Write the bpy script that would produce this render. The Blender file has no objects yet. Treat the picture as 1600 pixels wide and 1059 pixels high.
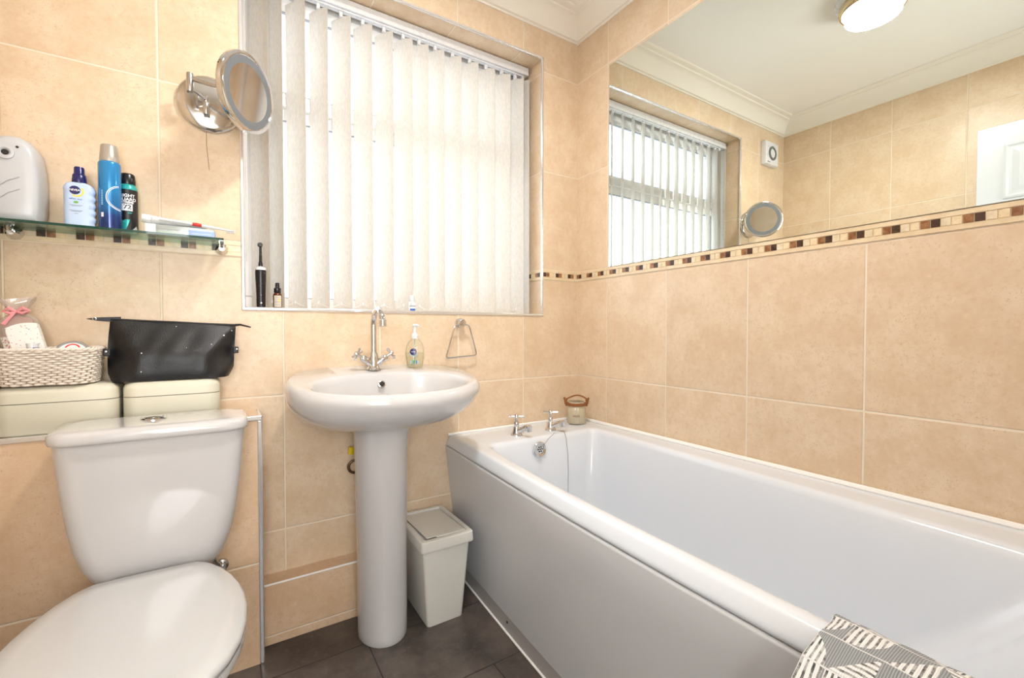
import bpy, bmesh, math, random
from mathutils import Vector, Matrix
random.seed(7)
PI = math.pi
SC = bpy.context.scene
COL = SC.collection

# ------------------------------------------------------------------ colour / material helpers
def lin(c):
    if isinstance(c, str):
        c = tuple(int(c[i:i+2], 16)/255 for i in (0, 2, 4))
    return tuple((v/12.92 if v <= .04045 else ((v+.055)/1.055)**2.4) for v in c) + (1,)

class NT:
    """tiny node helper"""
    def __init__(s, name):
        s.m = bpy.data.materials.new(name); s.m.use_nodes = True
        s.t = s.m.node_tree; s.t.nodes.clear()
        s.out = s.t.nodes.new('ShaderNodeOutputMaterial')
    def n(s, typ, **kw):
        nd = s.t.nodes.new(typ)
        for k, v in kw.items(): setattr(nd, k, v)
        return nd
    def l(s, a, b): s.t.links.new(a, b)
    def put(s, sock, v):
        if v is None: return
        if isinstance(v, bpy.types.NodeSocket): s.l(v, sock)
        else: sock.default_value = v
    def math(s, op, a, b=None, c=None, clamp=False):
        nd = s.n('ShaderNodeMath', operation=op, use_clamp=clamp)
        s.put(nd.inputs[0], a); s.put(nd.inputs[1], b); s.put(nd.inputs[2], c)
        return nd.outputs[0]
    def mix(s, f, a, b):
        nd = s.n('ShaderNodeMix', data_type='RGBA')
        s.put(nd.inputs[0], f); s.put(nd.inputs[6], a); s.put(nd.inputs[7], b)
        return nd.outputs[2]
    def mixf(s, f, a, b):
        nd = s.n('ShaderNodeMix', data_type='FLOAT')
        s.put(nd.inputs[0], f); s.put(nd.inputs[2], a); s.put(nd.inputs[3], b)
        return nd.outputs[0]
    def ramp(s, f, lo, hi):
        nd = s.n('ShaderNodeMapRange', interpolation_type='SMOOTHSTEP')
        s.put(nd.inputs[0], f); nd.inputs[1].default_value = lo; nd.inputs[2].default_value = hi
        return nd.outputs[0]
    def noise(s, vec, scale, detail=3, rough=.5):
        nd = s.n('ShaderNodeTexNoise'); s.put(nd.inputs['Vector'], vec)
        nd.inputs['Scale'].default_value = scale; nd.inputs['Detail'].default_value = detail
        nd.inputs['Roughness'].default_value = rough
        return nd.outputs['Fac']
    def bsdf(s, **kw):
        b = s.n('ShaderNodeBsdfPrincipled')
        for k, v in kw.items(): s.put(b.inputs[k.replace('_', ' ')], v)
        s.l(b.outputs[0], s.out.inputs[0]); return b
    def bump(s, h, dist=.001, strength=1.0):
        nd = s.n('ShaderNodeBump'); s.put(nd.inputs['Height'], h)
        nd.inputs['Distance'].default_value = dist; nd.inputs['Strength'].default_value = strength
        return nd.outputs[0]

def simple(name, col, rough=.5, metal=0, bumpscale=0, bumpdist=.0005, var=0.03, **kw):
    t = NT(name)
    g = t.n('ShaderNodeNewGeometry').outputs['Position']
    nz = t.noise(g, 14, 3)
    c = lin(col)
    dark = tuple(v*(1-var*2) for v in c[:3]) + (1,)
    base = t.mix(nz, dark, c)
    b = t.bsdf(Base_Color=base, Roughness=rough, Metallic=metal)
    for k, v in kw.items(): t.put(b.inputs[k.replace('_', ' ')], v)
    if bumpscale:
        t.l(t.bump(t.noise(g, bumpscale, 4), bumpdist), b.inputs['Normal'])
    return t.m

def tile_mat(name, u0, v0=.341, pu=.325, pv=.455, base='E4C39C', strip=True, seed=0., grout='E8DBC7', gw=.0020, ez=1):
    """large stone-effect ceramic tiles laid to real joint positions"""
    t = NT(name)
    geo = t.n('ShaderNodeNewGeometry')
    sp = t.n('ShaderNodeSeparateXYZ'); t.l(geo.outputs['Position'], sp.inputs[0])
    sn = t.n('ShaderNodeSeparateXYZ'); t.l(geo.outputs['True Normal'], sn.inputs[0])
    X, Y, Z = sp.outputs
    nx = t.math('GREATER_THAN', t.math('ABSOLUTE', sn.outputs[0]), .5)
    nz = t.math('GREATER_THAN', t.math('ABSOLUTE', sn.outputs[2]), .5)
    u = t.mixf(nx, X, Y)
    if strip:
        zz = t.math('SUBTRACT', Z, t.math('MULTIPLY', t.math('GREATER_THAN', Z, 1.275), .048))
    else: zz = Z
    v = t.mixf(nz, zz, Y)
    uu = t.math('DIVIDE', t.math('SUBTRACT', u, u0), pu)
    vv = t.math('DIVIDE', t.math('SUBTRACT', v, v0), pv)
    def edge(q, p):
        fr = t.math('FRACT', q)
        return t.math('MULTIPLY', t.math('MINIMUM', fr, t.math('SUBTRACT', 1.0, fr)), p)
    e = t.math('MINIMUM', edge(uu, pu), edge(vv, pv))
    cell = t.n('ShaderNodeCombineXYZ')
    t.l(t.math('FLOOR', uu), cell.inputs[0]); t.l(t.math('FLOOR', vv), cell.inputs[1]); cell.inputs[2].default_value = seed
    wn = t.n('ShaderNodeTexWhiteNoise'); t.l(cell.outputs[0], wn.inputs[0])
    off = t.n('ShaderNodeVectorMath', operation='MULTIPLY_ADD')
    t.l(wn.outputs['Color'], off.inputs[0]); off.inputs[1].default_value = (7, 7, 7); t.l(geo.outputs['Position'], off.inputs[2])
    P = off.outputs[0]
    n1 = t.noise(P, 9, 5, .65); n2 = t.noise(P, 60, 8, .8); n3 = t.noise(P, 240, 3, .6)
    b = lin(base)
    light = tuple(min(1, x*1.07) for x in b[:3]) + (1,)
    dk = (b[0]*.95, b[1]*.89, b[2]*.82, 1)
    c = t.mix(t.ramp(n1, .3, .7), dk, light)
    c = t.mix(t.math('MULTIPLY', t.ramp(n2, .48, .70), .62), c, (b[0]*.88, b[1]*.74, b[2]*.58, 1))
    c = t.mix(t.math('MULTIPLY', t.ramp(n2, .46, .28), .5), c, tuple(min(1, x*1.25) for x in b[:3])+(1,))
    # pits, clustered
    pit = t.math('MULTIPLY', t.ramp(n3, .62, .69), t.ramp(t.noise(P, 9, 2), .45, .62))
    c = t.mix(t.math('MULTIPLY', pit, .5), c, (b[0]*.55, b[1]*.38, b[2]*.24, 1))
    tv = t.math('MULTIPLY', t.math('SUBTRACT', wn.outputs['Value'], .5), .06)
    hsv = t.n('ShaderNodeHueSaturation'); t.l(c, hsv.inputs['Color']); t.l(t.math('ADD', 1.0, tv), hsv.inputs['Value'])
    gm = t.ramp(e, gw+.0006, gw-.0002)
    col = t.mix(gm, hsv.outputs[0], lin(grout))
    h = t.math('ADD', t.ramp(e, gw-.0003, gw+.0022), t.math('MULTIPLY', n2, .25))
    t.bsdf(Base_Color=col, Roughness=t.mixf(gm, .34, .8), Normal=t.bump(h, .0012, .8), Specular_IOR_Level=.45)
    return t.m

def floor_mat():
    t = NT('floor_slate_tile')
    geo = t.n('ShaderNodeNewGeometry'); P = geo.outputs['Position']
    sp = t.n('ShaderNodeSeparateXYZ'); t.l(P, sp.inputs[0]); X, Y, Z = sp.outputs
    vv = t.math('DIVIDE', t.math('SUBTRACT', Y, -.228), .299)
    row = t.math('FLOOR', vv)
    par = t.math('MODULO', t.math('ABSOLUTE', row), 2.0)
    uu = t.math('DIVIDE', t.math('SUBTRACT', X, t.math('ADD', -1.081, t.math('MULTIPLY', t.math('SUBTRACT', 1.0, par), .3))), .6)
    def edge(q, p):
        fr = t.math('FRACT', q)
        return t.math('MULTIPLY', t.math('MINIMUM', fr, t.math('SUBTRACT', 1.0, fr)), p)
    e = t.math('MINIMUM', edge(uu, .6), edge(vv, .299))
    n1 = t.noise(P, 6, 5, .65); n2 = t.noise(P, 45, 5, .7)
    c = t.mix(t.ramp(n1, .3, .7), lin('3B3532'), lin('5E554F'))
    c = t.mix(t.math('MULTIPLY', t.ramp(n2, .5, .75), .6), c, lin('6E5B50'))
    gm = t.ramp(e, .0022, .0014)
    t.bsdf(Base_Color=t.mix(gm, c, lin('2A2523')), Roughness=.42, Normal=t.bump(t.math('ADD', t.ramp(e, .001, .003), t.math('MULTIPLY', n2, .3)), .001, .7))
    return t.m

def plain(name, col, rough, metal=0, **kw):
    t = NT(name); g = t.n('ShaderNodeNewGeometry').outputs['Position']
    nz = t.noise(g, 40, 2)
    b = t.bsdf(Base_Color=lin(col), Roughness=t.mixf(nz, rough*.85, rough*1.15), Metallic=metal)
    for k, v in kw.items(): t.put(b.inputs[k.replace('_', ' ')], v)
    return t.m

M = {}
WB = 'DCC8AE'
M['tile_back'] = tile_mat('stone_tile_back', -.3186, base=WB, seed=1)
M['tile_right'] = tile_mat('stone_tile_right', -.207, base=WB, seed=2)
M['tile_left'] = tile_mat('stone_tile_left', -.30, base=WB, seed=3)
M['tile_front'] = tile_mat('stone_tile_front', -.15, base=WB, seed=4)
M['tile_ledge'] = tile_mat('stone_tile_ledge', -1.371, v0=.31, base='D8BDA0', strip=False, seed=5)
M['tile_boxing'] = tile_mat('stone_tile_boxing', -2.4, v0=.030, pu=3.0, base='D8BDA0', strip=False, seed=6, gw=.0012)
M['floor'] = floor_mat()
M['ceiling'] = simple('ceiling_paint', 'F2F0EA', .8, var=.01)
M['coving'] = simple('coving_paint', 'F0EBE0', .7, var=.01)
M['paint'] = simple('door_gloss_paint', 'D2D6DC', .3, var=.01)
M['pvc'] = plain('white_pvc', 'F2F1EF', .25)
M['ceramic'] = plain('white_ceramic', 'C9C7C7', .08, Coat_Weight=.5, Coat_Roughness=.03)
M['acrylic'] = plain('white_acrylic', 'DADFE6', .16, Coat_Weight=.4, Coat_Roughness=.08)
M['panel'] = plain('bath_panel_plastic', 'D8DADE', .2)
M['seat'] = plain('toilet_seat_plastic', 'C5C5C5', .13, Coat_Weight=.3)
M['chrome'] = plain('chrome', 'D8D8DA', .06, 1)
M['chrome_worn'] = plain('brushed_chrome', 'BDBDBD', .22, 1)
M['trim'] = plain('silver_tile_trim', 'E6E6E8', .18, .75)
M['sealant'] = plain('white_sealant', 'F4F2EE', .45)
M['mirror'] = plain('mirror_silver', 'EDF3EE', .002, 1)
M['mirror2'] = plain('vanity_mirror_silver', 'E8E8E4', .004, 1)
M['mirror_edge'] = plain('mirror_glass_edge', '6B7A70', .15)
M['grey_ring'] = plain('frosted_light_ring', '6C7074', .35)
M['dark'] = plain('dark_void', '1A1817', .5)
M['black_plastic'] = plain('black_plastic', '17161A', .28)
M['cream_tin'] = plain('cream_enamel', 'D5D1BE', .42)
M['bin'] = plain('ivory_plastic', 'DDDAD2', .38)
M['seam'] = plain('shadow_gap', '6F6A5C', .7)
M['white_plastic'] = plain('white_plastic', 'E2E3E6', .28)
M['grey_white'] = plain('light_grey_plastic', 'C6C8CC', .3)
M['navy'] = plain('navy_plastic', '1B1A5C', .25)
M['skyblue'] = plain('pale_blue_plastic', 'BCD0EC', .35)
M['blue_can'] = None
M['silver_cap'] = plain('satin_silver_plastic', 'B9B5AE', .3, .6)
M['teal'] = plain('teal_print', '2FA9A6', .3, .2)
M['black_print'] = plain('black_print', '1C1B1E', .32)
M['white_print'] = plain('white_print', 'F3F4F6', .45)
M['grey_print'] = plain('grey_print', '8C8F98', .5)
M['yellow_print'] = plain('yellow_print', 'F0D85A', .5)
M['green_print'] = plain('green_print', '6FAE4A', .5)
M['blue_print'] = plain('blue_print', '2C62B0', .5)
M['lblue_print'] = plain('light_blue_print', '8FC7E8', .5)
M['red_print'] = plain('red_print', 'D8392B', .4)
M['pink'] = plain('pink_gingham', 'E79AA0', .7)
M['pink_bottle'] = plain('dusky_pink_liquid', 'B99489', .25, Coat_Weight=.3)
M['card'] = plain('white_card', 'F3EEE8', .6)
M['amber'] = plain('amber_glass', '5A2A14', .12, Coat_Weight=.5)
M['label_cream'] = plain('cream_paper_label', 'D8CDBB', .6)
M['rope'] = simple('jute_rope', '9A6234', .85, bumpscale=900, bumpdist=.0008, var=.15)
M['leather'] = simple('black_leather', '101013', .40, bumpscale=420, bumpdist=.0006, var=.1)
M['wicker'] = simple('white_wicker', 'EFE3D6', .7, bumpscale=300, bumpdist=.0004, var=.08)
M['pink_marble'] = None
M['yellow_tape'] = plain('yellow_lever', 'E5C81E', .4)

def marble(name, a, b, scale=60):
    t = NT(name); g = t.n('ShaderNodeNewGeometry').outputs['Position']
    c = t.mix(t.ramp(t.noise(g, scale, 5, .7), .35, .65), lin(a), lin(b))
    t.bsdf(Base_Color=c, Roughness=.25); return t.m
M['mos_dark'] = marble('mosaic_dark_emperador', '2E1C14', '523626')
M['mos_brown'] = marble('mosaic_brown_emperador', '7C4B2C', 'A57750')
M['mos_yellow'] = marble('mosaic_honey_onyx', 'DFC59A', 'EAD8B6')
M['mos_pale'] = marble('mosaic_pale_limestone', 'D9C7A6', 'E6D8BC')
M['mos_border'] = marble('mosaic_cream_border', 'DDC6A2', 'E6D3B3', 25)

def blue_can():
    t = NT('blue_gradient_can'); tc = t.n('ShaderNodeTexCoord')
    sp = t.n('ShaderNodeSeparateXYZ'); t.l(tc.outputs['Generated'], sp.inputs[0])
    cr = t.n('ShaderNodeValToRGB'); t.l(sp.outputs[2], cr.inputs[0])
    e = cr.color_ramp.elements
    e[0].position = .05; e[0].color = lin('12306E'); e[1].position = .95; e[1].color = lin('2F8FD0')
    for p, c in ((.2, '14397E'), (.3, '1666A8'), (.6, '2288CC')):
        x = e.new(p); x.color = lin(c)
    t.bsdf(Base_Color=cr.outputs[0], Roughness=.2, Metallic=.35, Coat_Weight=.4); return t.m
M['blue_can'] = blue_can()

def glass_mat(name, tint, alpha_mix, rough=.02, tintw=0):
    """clear pane: transparent with a fresnel reflection and a little body colour"""
    t = NT(name)
    tr = t.n('ShaderNodeBsdfTransparent'); tr.inputs[0].default_value = lin(tint)
    gl = t.n('ShaderNodeBsdfGlossy'); gl.inputs['Roughness'].default_value = rough
    fr = t.n('ShaderNodeFresnel'); fr.inputs[0].default_value = 1.45
    mx = t.n('ShaderNodeMixShader'); t.l(t.math('ADD', t.math('MULTIPLY', fr.outputs[0], .45), alpha_mix), mx.inputs[0])
    t.l(tr.outputs[0], mx.inputs[1]); t.l(gl.outputs[0], mx.inputs[2])
    last = mx.outputs[0]
    if tintw:
        df = t.n('ShaderNodeBsdfDiffuse'); df.inputs[0].default_value = lin(tint)
        m2 = t.n('ShaderNodeMixShader'); m2.inputs[0].default_value = tintw
        t.l(last, m2.inputs[1]); t.l(df.outputs[0], m2.inputs[2]); last = m2.outputs[0]
    t.l(last, t.out.inputs[0]); return t.m
M['shelf_glass'] = glass_mat('shelf_glass', 'DCEBE4', .01, tintw=.04)
M['shelf_edge'] = glass_mat('shelf_glass_edge', '2F5A4C', .05, tintw=.55)
M['clear'] = glass_mat('clear_plastic', 'FDFDF8', .0, .05, tintw=.05)
M['cello'] = glass_mat('cellophane', 'F4F0EE', .10, .1, tintw=.12)
M['jar_glass'] = plain('ribbed_jar_glass', 'D6CBB0', .12, Alpha=.62, Coat_Weight=.8)
M['clear_print'] = glass_mat('clear_blister', 'DDE4E2', .1, .1, tintw=.5)

def window_glass():
    t = NT('window_glass')
    tr = t.n('ShaderNodeBsdfTransparent'); tr.inputs[0].default_value = (.97, .98, .99, 1)
    tl = t.n('ShaderNodeBsdfTranslucent'); tl.inputs[0].default_value = (.95, .97, 1, 1)
    gl = t.n('ShaderNodeBsdfGlossy'); gl.inputs['Roughness'].default_value = .02
    m1 = t.n('ShaderNodeMixShader'); m1.inputs[0].default_value = .35
    t.l(tr.outputs[0], m1.inputs[1]); t.l(tl.outputs[0], m1.inputs[2])
    m2 = t.n('ShaderNodeMixShader'); m2.inputs[0].default_value = .06
    t.l(m1.outputs[0], m2.inputs[1]); t.l(gl.outputs[0], m2.inputs[2])
    t.l(m2.outputs[0], t.out.inputs[0]); return t.m
M['window_glass'] = window_glass()

def fabric():
    t = NT('blind_fabric'); g = t.n('ShaderNodeNewGeometry').outputs['Position']
    mp = t.n('ShaderNodeMapping'); t.l(g, mp.inputs[0]); mp.inputs['Scale'].default_value = (1, 1, .35)
    nz = t.noise(mp.outputs[0], 160, 3, .6)
    c = t.mix(t.ramp(nz, .35, .65), lin('E3DFD8'), lin('ECE8E1'))
    df = t.n('ShaderNodeBsdfDiffuse'); t.l(c, df.inputs[0])
    tl = t.n('ShaderNodeBsdfTranslucent'); t.l(c, tl.inputs[0])
    bm_ = t.bump(nz, .0004, .6); t.l(bm_, df.inputs['Normal'])
    mx = t.n('ShaderNodeMixShader'); mx.inputs[0].default_value = .31
    t.l(df.outputs[0], mx.inputs[1]); t.l(tl.outputs[0], mx.inputs[2]); t.l(mx.outputs[0], t.out.inputs[0]); return t.m
M['fabric'] = fabric()

def emit(name, col, strength):
    t = NT(name); e = t.n('ShaderNodeEmission'); e.inputs[0].default_value = lin(col); e.inputs[1].default_value = strength
    t.l(e.outputs[0], t.out.inputs[0]); return t.m
M['lamp'] = emit('lamp_diffuser_glow', 'FFF3DF', 15)

def mat_pattern():
    """grey ribbed cloth printed with white striped triangles and arcs (uv based)"""
    t = NT('geometric_bath_mat'); uv = t.n('ShaderNodeUVMap').outputs[0]
    sp = t.n('ShaderNodeSeparateXYZ'); t.l(uv, sp.inputs[0])
    CELL = .046
    U = t.math('DIVIDE', sp.outputs[0], CELL); V = t.math('DIVIDE', sp.outputs[1], CELL)
    fu = t.math('FRACT', U); fv = t.math('FRACT', V)
    cb = t.n('ShaderNodeCombineXYZ'); t.l(t.math('FLOOR', U), cb.inputs[0]); t.l(t.math('FLOOR', V), cb.inputs[1])
    wn = t.n('ShaderNodeTexWhiteNoise'); t.l(cb.outputs[0], wn.inputs[0]); r = wn.outputs['Value']
    flip = t.math('GREATER_THAN', r, .5)
    fu2 = t.mixf(flip, fu, t.math('SUBTRACT', 1.0, fu))
    tri = t.math('GREATER_THAN', t.math('ADD', fu2, fv), 1.0)
    dist = t.math('SQRT', t.math('ADD', t.math('MULTIPLY', fu2, fu2), t.math('MULTIPLY', fv, fv)))
    arc = t.math('LESS_THAN', dist, .95)
    arcm = t.math('LESS_THAN', t.math('FRACT', t.math('MULTIPLY', r, 7.3)), .4)
    m = t.mixf(arcm, tri, arc)
    # stripes in the white part
    horiz = t.math('GREATER_THAN', t.math('FRACT', t.math('MULTIPLY', r, 13.7)), .6)
    s = t.mixf(horiz, sp.outputs[1], sp.outputs[0])
    n = t.noise(uv, 60, 3)
    st = t.math('SINE', t.math('ADD', t.math('MULTIPLY', s, 2*PI/.0070), t.math('MULTIPLY', n, 2.6)))
    blot = t.noise(uv, 90, 4, .7)
    stc = t.mix(t.ramp(blot, .35, .65), lin('3E3D3D'), lin('BDBBB8'))
    white = t.mix(t.ramp(st, .1, .4), lin('E4E4E3'), stc)
    rib = t.math('SINE', t.math('MULTIPLY', sp.outputs[1], 2*PI/.0028))
    grey = t.mix(t.ramp(rib, -.2, .6), lin('83868A'), lin('A2A5A6'))
    col = t.mix(m, grey, white)
    lineu = t.math('LESS_THAN', fu, .05)
    col = t.mix(lineu, col, lin('D8D8D7'))
    t.bsdf(Base_Color=col, Roughness=.85, Normal=t.bump(rib, .0005, .5)); return t.m
M['mat'] = mat_pattern()

def floral(name, base, cols, scale=120, thr=.62):
    t = NT(name); g = t.n('ShaderNodeNewGeometry').outputs['Position']
    v = t.n('ShaderNodeTexVoronoi'); t.l(g, v.inputs['Vector']); v.inputs['Scale'].default_value = scale
    sx = t.n('ShaderNodeSeparateXYZ'); t.l(v.outputs['Color'], sx.inputs[0])
    c = t.mix(t.math('GREATER_THAN', sx.outputs[0], .5), lin(cols[0]), lin(cols[1]))
    c = t.mix(t.math('GREATER_THAN', sx.outputs[1], .7), c, lin(cols[2]))
    m = t.math('MULTIPLY', t.math('LESS_THAN', v.outputs['Distance'], .45), t.math('GREATER_THAN', sx.outputs[2], thr))
    t.bsdf(Base_Color=t.mix(m, lin(base), c), Roughness=.6); return t.m
M['floral_card'] = floral('floral_card', 'F3EEE8', ('D9A0A0', '9DB49A', '8CA0C0'), 330, .90)
M['floral_bag'] = floral('floral_print', 'D8CFC6', ('C05A50', '5A8A86', 'B9867A'), 300, .35)

# ------------------------------------------------------------------ mesh helpers
class MB:
    def __init__(s): s.v = []; s.f = []; s.mi = []; s.uv = None
    def add(s, vs, fs, mi=0):
        o = len(s.v); s.v += [tuple(map(float, p)) for p in vs]
        for f in fs: s.f.append(tuple(i+o for i in f)); s.mi.append(mi)
        return s
    def box(s, x0, x1, y0, y1, z0, z1, mi=0, T=None):
        vs = [(x, y, z) for x in (x0, x1) for y in (y0, y1) for z in (z0, z1)]
        if T: vs = [T @ Vector(v) for v in vs]
        return s.add(vs, [(0, 1, 3, 2), (4, 6, 7, 5), (0, 4, 5, 1), (2, 3, 7, 6), (0, 2, 6, 4), (1, 5, 7, 3)], mi)
    def loft(s, rings, cap0=True, cap1=True, closed=True, mi=0):
        n = len(rings[0]); vs = [p for r in rings for p in r]; fs = []
        for i in range(len(rings)-1):
            for j in range(n if closed else n-1):
                k = (j+1) % n
                fs.append((i*n+j, i*n+k, (i+1)*n+k, (i+1)*n+j))
        if cap0: fs.append(tuple(range(n-1, -1, -1)))
        if cap1: fs.append(tuple((len(rings)-1)*n+j for j in range(n)))
        return s.add(vs, fs, mi)
    def lathe(s, prof, T=None, n=32, mi=0, cap=True, rib=0, ribs=0):
        """prof: (r, z) list, around local z; T places it"""
        rings = []
        for r, z in prof:
            ring = []
            for j in range(n):
                a = 2*PI*j/n; rr = r*(1+rib*math.cos(ribs*a)) if ribs else r
                p = Vector((rr*math.cos(a), rr*math.sin(a), z)); ring.append(T @ p if T else p)
            rings.append(ring)
        return s.loft(rings, cap, cap, True, mi)
    def tube(s, pts, r, n=12, closed=False, mi=0, cap=True):
        pts = [Vector(p) for p in pts]; m = len(pts)
        rr = r if isinstance(r, (list, tuple)) else [r]*m
        rings = []; up = None
        for i, p in enumerate(pts):
            if closed: d = pts[(i+1) % m]-pts[i-1]
            else: d = pts[min(i+1, m-1)]-pts[max(i-1, 0)]
            d.normalize()
            if up is None:
                up = d.orthogonal().normalized()
            else:
                up = (up - d*up.dot(d))
                up = up.normalized() if up.length > 1e-6 else d.orthogonal().normalized()
            w = d.cross(up)
            rings.append([p+(up*math.cos(2*PI*j/n)+w*math.sin(2*PI*j/n))*rr[i] for j in range(n)])
        if closed: rings.append(rings[0])
        return s.loft(rings, cap and not closed, cap and not closed, True, mi)
    def prism(s, outline, a, b, T=None, mi=0, dirn='z'):
        """outline 2d points extruded from a to b along an axis"""
        def P(u, v, w):
            q = {'z': (u, v, w), 'y': (u, w, v), 'x': (w, u, v)}[dirn]
            return T @ Vector(q) if T else q
        return s.loft([[P(u, v, a) for u, v in outline], [P(u, v, b) for u, v in outline]], mi=mi)

ROOT = {}
def finish(o, label=None, cat=None, group=None, kind=None):
    if label: o['label'] = label
    if cat: o['category'] = cat
    if group: o['group'] = group
    if kind: o['kind'] = kind
    return o
def obj(name, mb, mats, parent=None, smooth=35, bevel=0, seg=2, subsurf=0, label=None, cat=None, group=None, kind=None, fixn=True, base=None, weld=False):
    """link mb (world coordinates) as ONE mesh object under its parent"""
    if not isinstance(mats, (list, tuple)): mats = [mats]
    origin = Vector((0, 0, 0))
    if parent is not None: origin = ROOT[parent.name]
    elif base is not None: origin = Vector(base)
    me = bpy.data.meshes.new(name)
    me.from_pydata([tuple(Vector(v)-origin) for v in mb.v], [], mb.f)
    for m in mats: me.materials.append(M[m] if isinstance(m, str) else m)
    for p, i in zip(me.polygons, mb.mi): p.material_index = i
    if mb.uv:
        ul = me.uv_layers.new(name='UVMap')
        for l in me.loops: ul.data[l.index].uv = mb.uv[l.vertex_index]
    if fixn:
        bm = bmesh.new(); bm.from_mesh(me)
        if weld: bmesh.ops.remove_doubles(bm, verts=bm.verts, dist=1e-5)
        bmesh.ops.recalc_face_normals(bm, faces=bm.faces)
        bm.to_mesh(me); bm.free()
    me.update()
    if smooth:
        me.shade_smooth(); me.set_sharp_from_angle(angle=math.radians(smooth))
    o = bpy.data.objects.new(name, me); COL.objects.link(o)
    if parent is not None: o.parent = parent; ROOT[o.name] = origin
    else: o.location = origin; ROOT[o.name] = origin
    if bevel:
        md = o.modifiers.new('bevel', 'BEVEL'); md.width = bevel; md.segments = seg; md.limit_method = 'ANGLE'; md.angle_limit = math.radians(35)
        md.harden_normals = False
    if subsurf:
        md = o.modifiers.new('subsurf', 'SUBSURF'); md.levels = subsurf; md.render_levels = subsurf
    return finish(o, label, cat, group, kind)
def thing(name, label, cat, loc, group=None):
    o = bpy.data.objects.new(name, None); COL.objects.link(o); o.location = loc
    o.empty_display_size = .05
    ROOT[o.name] = Vector(loc)
    return finish(o, label, cat, group)
def struct(name, mb, mats, **kw):
    return obj(name, mb, mats, kind='structure', **kw)

def TR(loc, axis='z', ang=0):
    """matrix placing local z along an axis"""
    R = {'z': Matrix.Identity(4), 'x': Matrix.Rotation(PI/2, 4, 'Y'), '-x': Matrix.Rotation(-PI/2, 4, 'Y'),
         'y': Matrix.Rotation(-PI/2, 4, 'X'), '-y': Matrix.Rotation(PI/2, 4, 'X'), '-z': Matrix.Rotation(PI, 4, 'X')}[axis]
    return Matrix.Translation(loc) @ R @ Matrix.Rotation(ang, 4, 'Z')
def TD(loc, d):
    d = Vector(d).normalized()
    return Matrix.Translation(loc) @ d.to_track_quat('Z', 'Y').to_matrix().to_4x4()
def rrect(x0, x1, y0, y1, r, n=6):
    r = min(r, (x1-x0)/2-1e-5, (y1-y0)/2-1e-5); pts = []
    for cx, cy, a0 in ((x1-r, y1-r, 0), (x0+r, y1-r, PI/2), (x0+r, y0+r, PI), (x1-r, y0+r, 1.5*PI)):
        for i in range(n+1):
            a = a0+PI/2*i/n; pts.append((cx+r*math.cos(a), cy+r*math.sin(a)))
    return pts
def ring(out, z): return [(x, y, z) for x, y in out]
def arcpts(c, r, a0, a1, n, plane='yz'):
    out = []
    for i in range(n+1):
        a = a0+(a1-a0)*i/n; u, v = r*math.cos(a), r*math.sin(a)
        out.append({'yz': (c[0], c[1]+u, c[2]+v), 'xz': (c[0]+u, c[1], c[2]+v), 'xy': (c[0]+u, c[1]+v, c[2])}[plane])
    return out

def text_mb(txt, size, depth, mapf, align='CENTER', bold=.0):
    """lettering as real mesh, each vertex mapped through mapf(x, y, depth)"""
    cu = bpy.data.curves.new('txt', 'FONT'); cu.body = txt; cu.size = size; cu.align_x = align; cu.align_y = 'CENTER'
    cu.extrude = depth/2; cu.offset = bold; cu.resolution_u = 3
    o = bpy.data.objects.new('txt', cu); COL.objects.link(o)
    dg = bpy.context.evaluated_depsgraph_get(); dg.update()
    me = o.evaluated_get(dg).to_mesh()
    mb = MB(); mb.add([mapf(v.co.x, v.co.y, v.co.z) for v in me.vertices], [tuple(p.vertices) for p in me.polygons])
    o.evaluated_get(dg).to_mesh_clear()
    bpy.data.objects.remove(o); bpy.data.curves.remove(cu)
    return mb
def disc_mb(r, mapf, n=28, r0=0, a0=0, a1=2*PI, dep=.0003, sx=1.0):
    """flat disc / ring / sector as a thin plate mapped through mapf"""
    mb = MB(); R = []
    for d in (0, dep):
        R.append([mapf(r*sx*math.cos(a0+(a1-a0)*i/n), r*math.sin(a0+(a1-a0)*i/n), d) for i in range(n+1)])
        R.append([mapf(r0*sx*math.cos(a0+(a1-a0)*i/n), r0*math.sin(a0+(a1-a0)*i/n), d) for i in range(n+1)])
    vs = R[0]+R[1]+R[2]+R[3]; m = n+1; fs = []
    for i in range(n):
        fs += [(2*m+i, 2*m+i+1, 3*m+i+1, 3*m+i), (i, i+1, m+i+1, m+i), (i, 2*m+i, 2*m+i+1, i+1), (m+i, m+i+1, 3*m+i+1, 3*m+i)]
    return mb.add(vs, fs)
def rect_mb(x0, x1, y0, y1, mapf, dep=.0003, nx=6):
    mb = MB(); A = []
    for d in (0, dep):
        for y in (y0, y1):
            A.append([mapf(x0+(x1-x0)*i/nx, y, d) for i in range(nx+1)])
    m = nx+1; fs = []
    for i in range(nx):
        fs += [(i, i+1, m+i+1, m+i), (2*m+i, 2*m+i+1, 3*m+i+1, 3*m+i), (i, i+1, 2*m+i+1, 2*m+i), (m+i, m+i+1, 3*m+i+1, 3*m+i)]
    return mb.add(A[0]+A[1]+A[2]+A[3], fs)
def merge(*mbs):
    o = MB()
    for k, m in enumerate(mbs):
        if isinstance(m, tuple): m, i = m
        else: i = 0
        o.add(m.v, m.f, i)
    return o

# ------------------------------------------------------------------ dimensions
XL, YF, ZC = -1.945, -1.76, 2.49
WX0, WX1, WZ0, WZ1 = -1.412, -.2085, 1.0815, 2.272     # window opening
WD = .235                                               # reveal depth

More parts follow.
